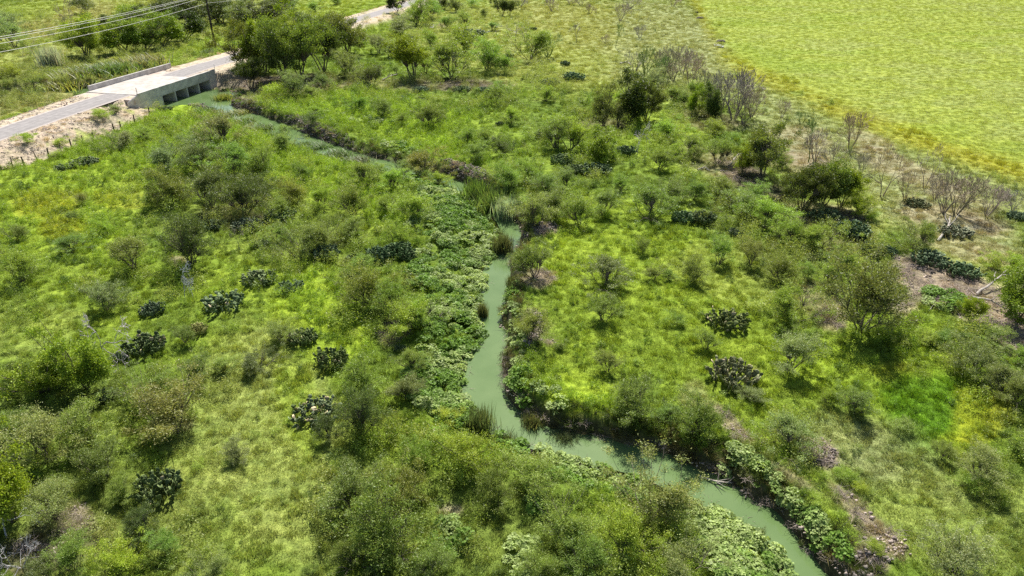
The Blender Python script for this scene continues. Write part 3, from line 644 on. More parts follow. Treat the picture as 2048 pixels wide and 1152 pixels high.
for s in range(5):                                    # grey bare shrubs and trees: only twigs, a few leaves
    g = Grow(300 + s)
    for i in range((7, 2, 1, 6, 2)[s]):
        a = i * 2.2 + g.r.uniform(0, 1); le = (.65, .4, .2, .5, .4)[s]; g.rec(np.array([math.cos(a) * .1, math.sin(a) * .1, -.15]), unit(np.array([math.cos(a) * le, math.sin(a) * le, 1.])), 1.2, .075, 6 if s in (2, 4) else 5, .36, .07, .76, .12, (2, 3))
    Vt, Ft = tubes([q for q in g.seg if q[2] > .026], 5, .02); Vc, Fc = tubes([q for q in g.seg if q[2] <= .026], 3, .016)
    rng = np.random.RandomState(s); cc = np.repeat(rng.uniform(.75, 1.25, (len(Fc) // 3, 1)), 6, 0); cc = np.repeat(cc, 3, 1)[:len(Vc)]
    if len(cc) < len(Vc): cc = np.ones((len(Vc), 3))
    Vc2, Vt2 = norm_(Vc, Vt)
    PROTO.setdefault('G', []).append((('trunk', mesh_np('trunk', Vt2, Ft, M['twig'], np.full((len(Vt2), 3), .75))), ('twigs', mesh_np('twigs', Vc2, Fc, M['twig'], cc))))
for s in range(3):                                    # dead snags: crooked limbs, the last one a low spray of branches
    g = Grow(400 + s)
    if s < 2: g.rec(np.array([0, 0, -.2]), unit(np.array([.35, 0, 1.])), 1.5, .07, 5, .55, .0, .76, .28, (2, 3))
    else:
        for i in range(7):
            a = i * .9; g.rec(np.array([0, 0, 0.]), unit(np.array([math.cos(a) * 1.2, math.sin(a) * 1.2, .7])), 1.1, .04, 4, .45, -.02, .74, .2, (2, 3))
    Vt, Ft = tubes([q for q in g.seg if q[2] > .03], 6, .02); Vc, Fc = tubes([q for q in g.seg if q[2] <= .03], 4, .011)
    Vc2, Vt2 = norm_(Vc, Vt)
    PROTO.setdefault('S', []).append((('trunk', mesh_np('trunk', Vt2, Ft, M['twig'], np.full((len(Vt2), 3), .7))), ('branches', mesh_np('branches', Vc2, Fc, M['twig'], np.full((len(Vc2), 3), 1.1)))))
for s in range(4):                                    # small leafy bush down to the ground
    T = lobed(500 + s, 50, .4, .5, .05, .7, .5); treeproto('B', 500 + s, T, 7, .04, 5200, .075, .06, .05, .019, .25, .3, 'leaf', 'foliage', 'stems', .6)
for s in range(3):                                    # rushes
    rng = np.random.RandomState(600 + s); n = 520
    b_ = rng.normal(0, .28, (n, 2)); a_ = rng.uniform(0, 6.28, n); ln = rng.uniform(.55, 1.05, n); le = rng.uniform(.02, .28, n) + np.hypot(b_[:, 0], b_[:, 1]) * .15
    P0 = np.column_stack([b_, np.full(n, -.05)]); dr_ = np.column_stack([np.cos(a_) * le, np.sin(a_) * le, np.ones(n)]); P1 = P0 + dr_ * ln[:, None] * .6; P2 = P1 + (dr_ * np.array([1.8, 1.8, .85])) * ln[:, None] * .42
    S = np.column_stack([-np.sin(a_), np.cos(a_), np.zeros(n)]) * .013
    V_ = np.stack([P0 - S, P0 + S, P1 + S, P1 - S, P2 + S * .15, P2 - S * .15], 1).reshape(-1, 3); k = np.arange(n) * 6
    F_ = np.concatenate([np.stack([k, k+1, k+2, k+3], -1), np.stack([k+3, k+2, k+4, k+5], -1)])
    v = rng.uniform(.6, 1.35, (n, 1)); c_ = np.repeat(np.concatenate([v * rng.choice([1, 1, 1.25], (n, 1)), v, v], 1), 6, 0)
    PROTO.setdefault('R', []).append((('blades', mesh_np('blades', V_, F_, M['leaf'], c_)),))
def pad_mesh(dead=False):                              # one flat oval pad, a metre high, standing on its narrow end
    V, F = [], []; n = 10
    ring = [(.07, 0, .03), (.36, .28, .045), (.46, .58, .05), (.36, .86, .04)]
    for (rx, z, th) in ring:
        for j in range(n):
            a = 2 * math.pi * j / n; V.append((rx * math.cos(a), th * (1.3 if not dead else .7) * math.sin(a) + (.12 * z * z if dead else .03 * z), z))
    V.append((0, 0, .99)); V.append((0, 0, -.02))
    for i in range(3):
        for j in range(n): F.append((i*n+j, i*n+(j+1) % n, (i+1)*n+(j+1) % n, (i+1)*n+j))
    for j in range(n): F.append((3*n+j, 3*n+(j+1) % n, 4*n, 4*n)); 
    V = np.array(V, float); return V, [f if f[2] != f[3] else f[:3] for f in F]
PADV, PADF = pad_mesh()
def pad_me():
    me = bpy.data.meshes.new('pad'); me.from_pydata([tuple(v) for v in PADV], [], PADF); me.update(); me.materials.append(M['pad'])
    for p in me.polygons: p.use_smooth = True
    a = me.attributes.new('leafvar', 'FLOAT_COLOR', 'POINT')
    for i, v in enumerate(PADV):
        k = 1.7 if v[2] > .8 else .85; a.data[i].color = (k * 1.05 if v[2] > .8 else k, k, k * (.85 if v[2] > .8 else 1), 1)  # lighter pad tip: glow of backlit spines painted into the colour
    return me
PADME = pad_me()
def pad_layout(seed, n):
    """pads in chains: world-like frames inside a clump one unit across and one high"""
    r = random.Random(seed); out = []; nchains = n
    for c in range(nchains):
        rr = math.sqrt(r.random()) * .46; a = r.uniform(0, 6.28); p = Vector((rr * math.cos(a), rr * math.sin(a), r.uniform(0, .12)))
        ax = r.uniform(0, 3.14); dirv = Vector((math.cos(a) * rr * .7 + r.uniform(-.3, .3), math.sin(a) * rr * .7 + r.uniform(-.3, .3), 1)).normalized()
        hmax = .5 - rr * .55; m = r.randint(3, 6)
        for k in range(m):
            s = r.uniform(.085, .13); z = dirv; x = Vector((math.cos(ax), math.sin(ax), 0)); y = z.cross(x).normalized(); x = y.cross(z).normalized()
            out.append(Matrix.Translation(p) @ Matrix((x, y, z)).transposed().to_4x4() @ Matrix.Diagonal((s, s, s, 1)))
            p = p + dirv * s * .88 + x * r.uniform(-.3, .3) * s
            if p.z > hmax * .85: break
            dirv = (dirv + Vector((r.uniform(-.5, .5), r.uniform(-.5, .5), .1)) + Vector((math.cos(a), math.sin(a), 0)) * .03).normalized(); ax += r.uniform(-1, 1)
            if len(out) >= n: return out
    return out
for s in range(5):
    L = pad_layout(700 + s, 340); V_, F_, c_ = [], [], []; rng = np.random.RandomState(s); k = 0
    for m_ in L:
        A = np.array(m_); V_.append(PADV @ A[:3, :3].T + A[:3, 3]); F_ += [tuple(i + k for i in f) for f in PADF]; k += len(PADV)
        v = rng.uniform(.7, 1.25); d_ = (1.9, 1.5, 1.9) if rng.rand() < .07 else (1, 1, 1); c_.append((.8 + 1.0 * (PADV[:, 2:3] > .8)) * v * np.array([d_]))  # joined pads get the same backlit rim, painted as brighter tips
    V_ = np.concatenate(V_); me = bpy.data.meshes.new('pads'); me.from_pydata(V_.tolist(), [], F_); me.update(); me.materials.append(M['pad'])
    me.polygons.foreach_set('use_smooth', np.ones(len(F_), bool)); a = me.attributes.new('leafvar', 'FLOAT_COLOR', 'POINT'); cc = np.ones((len(V_), 4), np.float32); cc[:, :3] = np.concatenate(c_); a.data.foreach_set('color', cc.ravel())
    PROTO.setdefault('C', []).append((('pads', me),))

# ------------------------------------------------------------------ plants: the catalogue  kind  x  y  width  height  tint | own label
CAT = """
D 175 118 82 78 l | dense bright green tree alone beside the reeds beyond the bridge
D 250 108 66 62 l
D 290 104 60 56 l
D 330 98 64 62 l
D 372 84 62 58 k
D 235 80 60 50 k
D 285 62 60 48 l
D 330 56 62 50 k
D 395 52 64 52 k
D 362 40 50 40 k
B 170 30 42 34 k | round dark bush at the top edge left of the overhead cables
M 30 100 62 50 a
M 18 66 56 40 a
B 22 156 34 26 y | lime bush on the verge at the left edge beyond the road
B 416 112 22 14 k
D 445 50 56 44 k
D 480 60 60 48 a
D 520 52 60 46 k
D 548 44 52 42 k
D 430 14 50 36 k
M 500 14 60 30 a
M 560 18 50 26 g
M 585 20 36 20 g
M 632 24 34 20 g
M 672 10 26 16 g
B 480 78 24 14 k
B 500 74 24 14 k
B 462 82 20 12 k
D 494 152 78 92 o
D 532 150 74 104 y
D 566 166 80 112 o
D 606 162 84 104 g
D 646 150 76 96 k
D 560 104 70 56 y
D 610 96 80 56 o
D 655 98 70 62 k
D 694 112 74 76 o
D 505 182 60 60 k
M 590 196 58 52 a | grey-green willowy bush leaning out in front of the dark thicket
B 553 202 38 34 l | bright green little tree on the creek bank in front of the dark thicket
M 536 128 40 60 b
M 650 186 42 42 o
M 622 200 40 26 g
M 722 174 44 82 o
M 744 180 50 72 k
M 758 110 42 64 a
M 782 118 38 58 a
M 694 158 60 66 b | pale brownish mesquite with leaning trunk between thicket and cactus rows
M 792 152 20 52 g
D 823 162 66 80 y | dense yellow-green tree with a deep shadow in front of it, beyond the creek
M 852 150 40 52 l
M 902 162 86 78 g
M 930 108 72 50 l
M 975 146 72 64 g
M 1010 148 44 46 g
M 862 96 38 32 g
M 802 72 54 34 a
D 795 38 32 38 k
M 835 54 62 52 g
M 862 40 50 44 g
M 892 64 34 40 g
M 932 62 40 42 g
M 800 348 44 30 o
M 880 378 44 34 l
M 760 346 40 22 g
B 846 360 30 20 l
M 888 22 36 26 k
M 912 26 30 30 k
D 1004 34 28 32 k
D 1020 34 22 28 k
B 966 40 15 20 k | small dark cone-shaped bush standing alone on the far meadow
M 985 62 24 16 g
B 945 16 26 16 g
S 1030 80 60 34 n | dead branching tree lying low beside the far meadow mesquites
M 767 238 48 42 o
M 859 258 60 50 o
M 716 226 40 34 g
M 802 250 30 24 g
B 625 252 30 24 k
M 852 344 72 66 b | rounded brownish mesquite right above the dark creek bank
M 956 328 50 42 g
M 1004 312 40 36 k
M 934 290 40 34 g
M 975 290 44 34 g
M 995 212 42 38 g
M 1024 250 40 36 l
M 1000 190 36 24 g
M 575 302 56 42 o
M 632 232 30 20 l
M 448 300 78 66 b
M 400 300 50 40 g
M 345 350 76 66 a
M 404 346 78 66 a
M 466 356 82 72 g
M 520 352 62 58 g
M 352 414 86 76 o
M 420 424 92 84 k
M 490 436 96 92 k
M 548 440 60 44 g
M 520 400 60 50 k
M 312 414 50 44 g
M 240 304 56 42 a
M 294 284 44 30 g
M 330 262 34 22 l
M 590 412 64 62 o
M 640 420 50 44 l
M 608 360 40 34 g
M 730 374 60 50 g
M 786 380 60 42 l
M 568 250 26 16 g
B 60 306 30 24 l | weedy green shrub on the gravel slope left of the fence posts
B 125 292 26 16 y
B 115 316 26 14 l
B 210 252 32 22 l
B 236 238 26 12 o
B 192 226 9 8 g
B 235 222 10 9 g
B 162 411 30 26 b | small dark brown bush alone in the lime weeds
M 145 444 32 24 o
M 35 484 44 52 o
M 48 566 82 80 g
M 150 506 60 40 g
M 268 544 86 100 o
M 212 470 44 34 l
M 384 534 100 106 q | big olive mesquite with dark base and bare earth beside it
G 478 502 24 46 n | small bare grey sapling between two mesquites
S 378 606 40 70 w | pale dead snag with a forked top
M 215 624 76 74 a
S 224 736 74 104 w | twisted grey dead tree leaning over the dark green tree
D 176 782 96 112 l | dense dark-leaved tree with yellow-green top under the twisted dead tree
D 92 786 104 84 y
D 36 772 60 50 g
M 400 762 66 50 o
M 348 872 150 104 b | wide grey-olive mesquite with a deep shadow, above the near cactus
M 300 800 90 60 o
M 602 520 82 84 o
M 655 500 70 60 o
M 560 488 50 40 g
M 708 434 76 68 o
M 826 440 84 62 l
M 780 430 50 44 g
M 700 480 56 46 g
M 802 494 58 62 l
M 738 616 100 86 o
M 792 632 82 74 g
M 716 560 60 50 g
M 812 674 92 70 l
M 852 654 76 66 l
M 566 690 64 80 o | slender single-trunk mesquite casting its shadow left of the cactus pair
M 520 742 70 44 k
M 450 742 60 34 g
M 372 690 44 64 o
M 726 792 92 70 g
M 826 744 60 50 o
M 724 876 96 140 q | tall dense dark olive tree standing over the pale dead cactus
M 660 880 60 66 k
M 812 800 70 50 b
M 1062 458 84 92 o
M 1108 440 70 76 o
M 1030 442 50 60 k
M 1158 452 72 76 g
M 1206 434 60 60 o
M 1300 442 90 72 g | rounded green mesquite directly left of the twin cactus clumps
M 1344 408 60 50 o
M 1016 378 60 54 g
M 1060 364 50 44 l
M 1088 388 60 44 g
M 1130 380 50 40 o
M 1388 400 50 44 g
M 1440 398 66 48 o
M 1478 436 82 56 g
M 1534 460 90 64 l
M 1510 410 60 44 g
M 1285 510 36 66 o
M 1308 562 44 62 o
M 1386 568 58 64 o
M 1440 532 62 84 g
M 1500 534 60 80 o
M 1212 578 92 66 b
M 1206 646 66 90 o
M 1066 560 80 96 o
M 1040 540 40 50 o
M 1064 688 84 112 o | thin-crowned mesquite with a clear dark trunk on bare earth right of the creek
M 1414 702 48 68 g
M 1216 746 54 66 o
M 1338 560 30 22 g
B 1350 650 34 26 g
B 1275 730 22 14 l
B 1120 700 26 20 g
M 1112 300 72 88 g
M 1142 304 80 92 l
M 1086 280 46 40 g
M 1092 204 36 34 l
M 1062 122 80 62 g | round green shrub alone at the edge of the far meadow
G 1095 116 56 44 g
G 1040 18 30 20 n
G 1104 26 30 30 n
G 1142 12 26 16 n
G 1160 14 26 18 n
G 1150 86 26 34 n
G 1180 30 26 20 n
G 1210 92 18 20 n
G 1236 98 28 46 g | slim bare tree standing alone on the grey-green far meadow
G 1278 79 26 26 n
G 1240 44 36 34 n
G 1262 20 40 26 n
G 1296 51 8 12 n
G 1346 15 30 20 n
G 1290 152 54 54 g
G 1318 170 60 54 g
G 1348 164 56 60 n
G 1382 176 56 66 n
M 1310 182 50 40 a
M 1345 210 46 34 g
M 1368 214 36 26 g
M 1386 200 46 34 g
D 1264 250 84 92 k | tall dark dome-shaped tree rising above the middle thicket
D 1290 246 50 76 k
M 1206 258 64 84 q
M 1236 258 52 74 b
D 1202 326 74 64 y | dark yellow-topped tree with cactus at its foot
S 1278 314 30 66 w | grey dead snag with a clear straight trunk in the green thicket
M 1336 280 62 44 l
M 1320 342 54 50 g
M 1352 320 40 30 l
M 1378 320 60 54 g
M 1240 384 38 70 g
M 1430 274 50 34 l
D 1394 234 38 54 y
D 1420 246 46 66 k
G 1440 234 46 70 n
G 1466 242 90 98 n | widest of the bare grey shrubs, by the field edge
M 1436 332 58 80 o
M 1462 300 40 40 g
D 1520 360 88 104 o
D 1486 350 44 60 y
M 1560 340 44 40 g
G 1608 324 56 84 g
G 1630 326 50 60 n
G 1697 300 58 74 n
G 1764 396 64 104 n
G 1848 378 46 82 n
G 1500 236 50 60 n
G 1450 220 70 70 n
G 1484 250 60 60 n
G 1270 146 40 40 n
G 1366 150 50 50 n
G 1330 176 60 50 n
G 1410 200 50 56 n
G 1660 344 50 56 n
G 1720 350 40 40 n
G 1810 400 46 50 n
G 1870 400 40 44 n
G 1990 420 40 44 n
G 1330 150 50 50 n
G 1562 238 28 36 n
G 1600 250 36 26 g
G 1890 428 76 80 n
G 1912 430 78 86 n
G 1972 434 56 62 n
G 2026 424 40 40 n
G 1930 410 50 50 n
D 1606 424 68 90 k
D 1646 416 72 92 o
D 1680 418 54 80 y
M 1714 434 62 58 y
B 1688 380 36 26 l
B 1740 440 30 20 l
M 1828 504 74 82 o | slender open mesquite rising from the cactus by the brush
M 1576 494 60 66 g
M 1606 500 46 56 g
M 1642 506 76 62 g
M 1680 540 50 40 g
M 1560 566 66 70 o
M 1612 560 44 40 g
M 1650 574 60 50 g
M 1584 648 98 94 g
M 1726 670 160 150 q | largest rounded olive mesquite right of centre with a broad shadow
D 1938 646 40 54 y | small yellow-leaved tree rising from the fallen branches
D 2034 648 100 110 l | large leafy tree at the right edge over the fallen logs
M 2012 548 70 44 y
B 1980 540 36 30 y
M 1578 744 96 76 a | grey-green domed mesquite left of the biggest mesquite's shadow
M 1594 684 56 40 l
M 1942 752 90 84 a
M 2006 800 84 76 a
M 1900 690 60 34 g
M 1860 690 50 30 l
M 1980 690 60 40 g
M 2030 730 50 40 l
B 1800 690 40 24 l
D 30 1050 120 170 l | big bright-leaved tree filling the left edge above the white dead branches
M 112 1052 100 190 a | leggy grey-green mesquite with dark trunk beside the big left edge tree
M 180 900 110 84 g
M 92 930 120 92 a
M 30 880 80 70 o
M 210 960 90 80 o
M 150 850 60 34 b
M 250 1000 60 50 g
S 26 1066 100 76 w | white dead branches sprawling at the left edge
S 46 1136 84 52 w | lower white dead brush near the bottom left corner
M 246 1150 96 70 y
M 286 1080 76 64 k
M 334 1110 60 90 g
M 150 1150 90 70 g
M 100 1160 80 50 k
M 475 924 54 42 a
M 420 1160 70 60 a
M 700 1026 120 96 o
M 806 1014 112 96 o
M 930 946 110 90 l
M 990 1010 86 92 o
M 772 1116 160 120 o
M 710 1136 80 60 o
M 860 1150 90 64 o
M 622 1158 34 92 g
B 900 850 46 36 y | bright lime bush just left of the creek's reed tuft
B 870 880 40 26 l
M 840 930 70 54 g
M 1306 1044 146 160 a | tall feathery grey-green mesquite leaning over the lower creek
M 1134 1086 120 120 g
M 1060 980 100 76 g
M 1240 1120 116 110 l
M 1180 1160 100 80 g
M 1366 1166 110 80 a
M 1330 1160 90 60 l
M 1080 1160 90 70 g
M 1262 840 96 92 o
M 1396 868 96 96 o
M 1330 840 50 34 g
M 1572 908 96 80 a
M 1500 800 60 30 o
M 1704 828 74 60 o
M 1660 810 40 36 l
M 1882 920 44 50 o
M 1960 966 86 72 a
B 1930 976 44 30 l
M 2024 812 70 70 o
M 2036 910 44 54 o
B 1990 1004 46 32 l
M 1906 1150 120 94 a
B 1620 1010 34 24 l
B 1720 985 30 22 l
B 1750 1106 34 26 l
B 1690 960 40 28 l
B 1800 860 40 26 g
R 990 426 64 54 r | dense dark green rush bed where the creek narrows, upper half
R 955 408 56 56 r | rushes at the head of the reed bed beside the crumbling bank
R 1012 444 34 56 p | pale straw-coloured rushes at the end of the reed bed
R 1006 512 30 52 d | dark rush tuft standing in the water below the pale rushes
R 962 862 42 52 d | dark round rush tuft at the inner bend of the creek
R 1012 892 36 22 d | rush tuft at the lower lip of the bend beside pale vines
R 1066 842 36 30 d
R 1130 866 40 18 d
R 410 222 40 22 r
R 452 236 40 18 r
R 486 250 44 20 r
R 524 266 40 22 r
R 556 276 26 14 r
R 640 300 40 18 r
R 676 318 50 22 r
R 712 330 50 20 d
R 610 296 26 16 r
R 450 204 30 26 o
R 480 218 34 16 o
R 105 136 34 52 p | white-plumed tall reed clump beyond the road, left of the green tree
R 200 152 70 28 r
R 240 146 70 28 r
R 160 158 60 26 b
R 290 132 60 26 b
R 130 170 60 22 o
R 966 640 16 40 d
R 1026 570 20 24 d
S 152 82 30 76 n | bare leaning dead poles near the overhead cables
S 140 78 26 80 n
S 68 122 34 40 n | leaning dead pole beneath the lowest overhead cable
S 203 22 8 30 n
C 945 78 64 14 c
C 814 80 26 12 c
C 1018 116 20 12 c
C 730 180 44 20 c
C 840 184 34 14 c
C 924 182 34 14 c
C 968 184 34 14 c
C 1084 276 32 26 c
C 1130 131 20 12 c
C 1148 160 44 20 c
C 1100 170 40 16 c
C 1124 328 48 26 c
C 1150 346 44 24 c
C 1188 348 62 30 c
C 1254 308 40 22 c
C 1066 60 16 8 c
C 1366 444 46 30 c | left one of twin dark cactus clumps in the right middle
C 1404 446 52 36 c | right one of twin dark cactus clumps in the right middle
C 1476 470 38 20 c
C 1650 442 66 32 c
C 1704 474 66 50 c
C 1742 508 48 34 c
C 1774 508 38 24 c
C 1622 522 44 22 c
C 1664 530 56 30 c
C 1856 528 70 38 c
C 1922 550 70 36 c
C 1910 470 60 24 v | half-dead cactus with pale pads behind the white fallen log
C 1835 412 46 16 v | pale dried cactus below the bare grey trees
C 2036 436 40 16 c
C 450 616 78 44 c | dark rounded cactus clump right of the forked dead snag
C 306 628 48 38 c
C 290 702 76 48 c
C 238 722 34 26 c
C 212 800 44 44 c
C 394 668 40 50 b
C 520 496 36 24 c
C 520 566 70 30 c
C 584 580 48 26 c
C 714 530 50 34 c
C 756 520 56 40 c
C 798 514 60 44 c
C 652 516 54 44 c
C 820 520 34 22 c
C 606 684 56 38 c
C 662 732 72 56 c | large solid cactus clump lying in the lime grass left of centre
C 630 836 96 54 v | big cactus with fallen pale pink dead pads under the dark tree
C 318 992 96 78 c | largest cactus clump with pale-edged pads in the lower left
C 1454 652 84 46 c | round dark cactus clump alone in open grass right of centre
C 1464 762 96 62 v | cactus clump with pale dead pads and weeds growing through it
C 170 330 50 18 c
C 130 338 36 14 c
C 330 222 30 12 c
C 390 238 24 10 c
C 560 440 60 34 c
C 495 458 60 26 c
C 430 456 50 24 c
C 1330 318 34 18 c
C 800 700 24 14 c
C 1000 250 20 10 c
"""
TINT = dict(g=(0.232,0.325,0.063), l=(0.293,0.397,0.052), y=(.31,.39,.04), o=(0.226,0.278,0.067), k=(.115,.155,.04), q=(.135,.165,.05), a=(0.263,0.315,0.123), b=(0.232,0.252,0.087), n=(.36,.31,.245), w=(.60,.56,.53), r=(.13,.21,.05), d=(.11,.14,.05), p=(.33,.40,.29), c=(.10,.138,.06), v=(.125,.15,.075))
CW = dict(g='green', l='bright green', y='yellow-green', o='olive green', k='dark green', q='dark olive', a='grey-green', b='brownish', n='grey', w='pale grey', r='green', d='dark', p='straw-coloured', c='dark green', v='half-dead')
KIND = dict(M=('mesquite_tree', 'mesquite', 'tree', 'feathery mesquites scattered over the floodplain'), D=('broadleaf_tree', 'broadleaf tree', 'tree', 'dense broadleaf trees'), G=('bare_shrub', 'leafless shrub', 'shrub', 'bare grey shrubs along the field edge'),
            S=('dead_tree', 'dead tree', 'dead tree', 'dead trees and snags'), B=('small_bush', 'low bush', 'bush', 'small leafy bushes'), R=('rush_clump', 'rush clump', 'rushes', 'rush clumps along the creek'), C=('prickly_pear', 'prickly pear clump', 'cactus', 'prickly pear clumps'))
LM = [("the bridge's left end", 275, 190), ("the bridge's right end", 430, 160), ('the utility pole', 431, 96), ('the gravel road shoulder', 150, 255), ('the fence foot', 60, 335), ('the far stretch of road', 750, 35), ('the dark thicket by the bridge', 580, 130), ('the rubble bank', 650, 262),
      ('the crumbling bank', 940, 350), ('the straight upper creek', 560, 270), ('the rush bed', 985, 405), ('the pool below the rushes', 1000, 535), ('the middle bend', 960, 690), ("the creek's inner corner", 985, 850), ('the lower creek reach', 1180, 890), ('the creek outflow bottom right', 1560, 1090),
      ('the solid cactus in lime grass', 662, 710), ('the forked dead snag', 378, 580), ('the twisted dead tree', 224, 700), ('the pale dead cactus pads', 630, 820), ('the largest cactus', 318, 960), ('the white dead branches', 40, 1050), ('the bottom edge centre', 800, 1120), ('the far left meadow', 60, 60),
      ('the yellow weed patch', 100, 420), ('the lone brown bush', 162, 400), ('the dark-based olive mesquite', 384, 500), ('the row of cactus pads', 770, 500), ('the left thicket', 430, 380), ('the middle dark dome tree', 1264, 200), ('the straight snag', 1278, 290), ('the twin cactus clumps', 1385, 430),
      ('the round lone cactus', 1454, 630), ('the weedy cactus', 1464, 730), ('the biggest mesquite', 1726, 610), ('the fallen white log', 1885, 465), ('the brush pile', 1900, 590), ('the right edge tree', 2030, 600), ('the dark green grass patch', 1880, 830), ('the bare soil patch', 1640, 905),
      ('the yellow band of the field', 1600, 190), ('the small puddle in the field', 1437, 90), ('the grey far meadow', 1240, 60), ('the widest bare shrub', 1466, 200), ('the trio of dark trees', 1640, 380), ('the clear-trunk mesquite', 1064, 650), ('the far white puddle', 870, 52), ('the far cactus rows', 830, 175), ('the overhead cables', 200, 60), ('the hedge by the road', 490, 70), ('the lower right grass', 1950, 1080), ('the leaning creek mesquite', 1306, 980)]
rows = []
for ln_ in CAT.strip().split('\n'):
    a, _, lb = ln_.partition('|'); f = a.split(); rows.append([f[0], *map(float, f[1:5]), f[5], lb.strip()])
prng = random.Random(11); inst = []
ORD = ['first', 'second', 'third', 'fourth', 'fifth', 'sixth', 'seventh', 'eighth', 'ninth', 'tenth']
for i, (k, bx, by, wp, hp, tn, lb) in enumerate(rows):
    yb = by - (2 if k in 'GS' else hp * .06)
    x, y, z = at(bx, yb)
    if k == 'R': z = max(z, WZ - .1); hp *= (.6 if 380 < bx < 730 and by < 340 else .85)
    D = y * CP + (CAMH - z) * SP; phi = math.atan2(CAMH - z, y)
    w_ = wp * D / FPX; h_ = hp * D / FPX
    if k == 'M': w_ *= 1.06; h_ *= 1.08
    if k in 'DB': w_ *= 1.1 * (1 if k != 'D' else 1.3 if by < 112 and bx < 560 else 1.05 if by < 200 and bx < 760 else 1.18); h_ *= 1.05
    h = max((h_ - (.30 if k in 'MDB' else .45 if k == 'C' else .1) * w_ * math.sin(phi)) / math.cos(phi), (.5 if k != 'C' else .26) * h_, .25)
    if k in 'MDB': h = max(h, .48 * w_)
    if k == 'M': h = min(h, (.82 if tn != 'q' else 1.2) * w_)
    if k == 'C': w_ *= 1.08; h = w_ * min(max(h / w_ / .5, .6), .95); w_ *= .92
    inst.append(dict(k=k, x=x, y=y, z=z, w=w_, h=h, t=tn, lb=lb, px=bx, py=by - hp / 2, wp=wp, ar=hp / wp))
def autolabel():
    for k in KIND:
        S_ = sorted(q['w'] for q in inst if q['k'] == k)
        for q in inst:
            if q['k'] != k or q['lb']: continue
            r_ = S_.index(q['w']) / max(1, len(S_) - 1); size = 'small' if r_ < .33 else 'mid-sized' if r_ < .67 else 'large'
            n_ = KIND[k][1]
            cw_ = CW[q['t']]
            ld = sorted(LM, key=lambda l: math.hypot(l[1] - q['px'], (l[2] - q['py']) * 1.3))
            def rel(l):
                dx, dy = q['px'] - l[1], q['py'] - l[2]
                v = 'just ' if math.hypot(dx, dy) < 60 else ''
                if abs(dx) > abs(dy) * 1.2: return v + ('right of ' if dx > 0 else 'left of ')
                return v + ('behind ' if dy < 0 else 'in front of ')
            q['base'] = f"{size} {cw_} {n_} {rel(ld[0])}{ld[0][0]}"; q['lb0'] = f"{q['base']}, {rel(ld[1]).replace('just ', '')}{ld[1][0]}"
    from collections import defaultdict
    for key in ('base', 'lb0'):
        d = defaultdict(list)
        for q in inst:
            if not q['lb'] and key in q: d[q[key]].append(q)
        for t, L in d.items():
            if len(L) == 1 and len(t.split()) <= 16: L[0]['lb'] = t
    d = defaultdict(list)
    for q in inst:
        if not q['lb']: d[q['base']].append(q)
    for t, L in d.items():
        L.sort(key=lambda q: q['px'])
        for i, q in enumerate(L): q['lb'] = f"{t}, {ORD[i]} from left" if len(t.split()) < 14 else f"{ORD[i]} from left {t}"
autolabel()
for q in inst:
    if len(q['lb'].split()) > 16: q['lb'] = ' '.join(w_ for w_ in q['lb'].replace('prickly pear clump', 'cactus').replace('just ', '').split())
    if len(q['lb'].split()) > 16: q['lb'] = q['lb'].replace(' the ', ' ')
cnt = {}
NEARC = 0
cs = sorted([q for q in inst if q['k'] == 'C'], key=lambda q: -q['wp'])[:7]
for q in inst:
    k = q['k']; nm, n_, cat_, grp = KIND[k]; P_ = PROTO[k]; ci = cnt.get(k, 0); cnt[k] = ci + 1
    if k == 'M':
        tall = q['ar'] > 1.12 and q['t'] != 'q'
        c_ = [j for j in range(len(P_)) if (j % 2 == 1) == tall]; pr = P_[prng.choice(c_)]
    elif k == 'G': pr = P_[prng.choice([0, 0, 3] if q['ar'] < 1.3 else [1, 2, 4])]
    elif k == 'D' and (q['py'] < 95 and q['px'] < 620 or q['py'] > 500): pr = P_[prng.choice([0, 2, 4])]
    else: pr = P_[prng.randrange(len(P_))]
    if k == 'S': pr = P_[2 if q['t'] == 'w' and q['w'] > q['h'] else ci % 2]
    root = obj(nm, None); root.empty_display_size = .3; root.location = (q['x'], q['y'], q['z'] - .05); root.rotation_euler = (0, 0, prng.uniform(0, 6.28))
    root.scale = (q['w'], q['w'], q['h']); tag(root, q['lb'], cat_, grp)
    t = np.array(TINT[q['t']]) * prng.uniform(.86, 1.16) * np.array([prng.uniform(.9, 1.12), 1, prng.uniform(.8, 1.2)]) * (.72 if k == 'D' else 1)
    if k == 'C' and q in cs:
        L = pad_layout(900 + ci, 260)
        for m_ in L:
            o = obj('pad', PADME, root, None); o.matrix_local = m_ if False else m_
            v = prng.uniform(.7, 1.3); dead = prng.random() < (.16 if q['t'] == 'v' else .04)
            cc = (.40, .34, .23) if dead else tuple(t * v)
            o.color = (*cc, 1)
        continue
    for pn, me in pr:
        o = obj(pn, me, root)
        if pn in ('pads', 'blades'): o['kind'] = 'stuff'
        o.color = (*(t if pn not in ('trunk', 'stems') or k in 'GS' else (.5, .45, .4)), 1)
        if k == 'G' and pn == 'twigs' and q['t'] == 'g': o.color = (*(t * .6 + np.array([.09, .12, .05])), 1)
    if k == 'G' and q['t'] == 'g':
        me = PROTO['M'][1][1][1]
        # a thin veil of leaves on some
for q in inst: pass

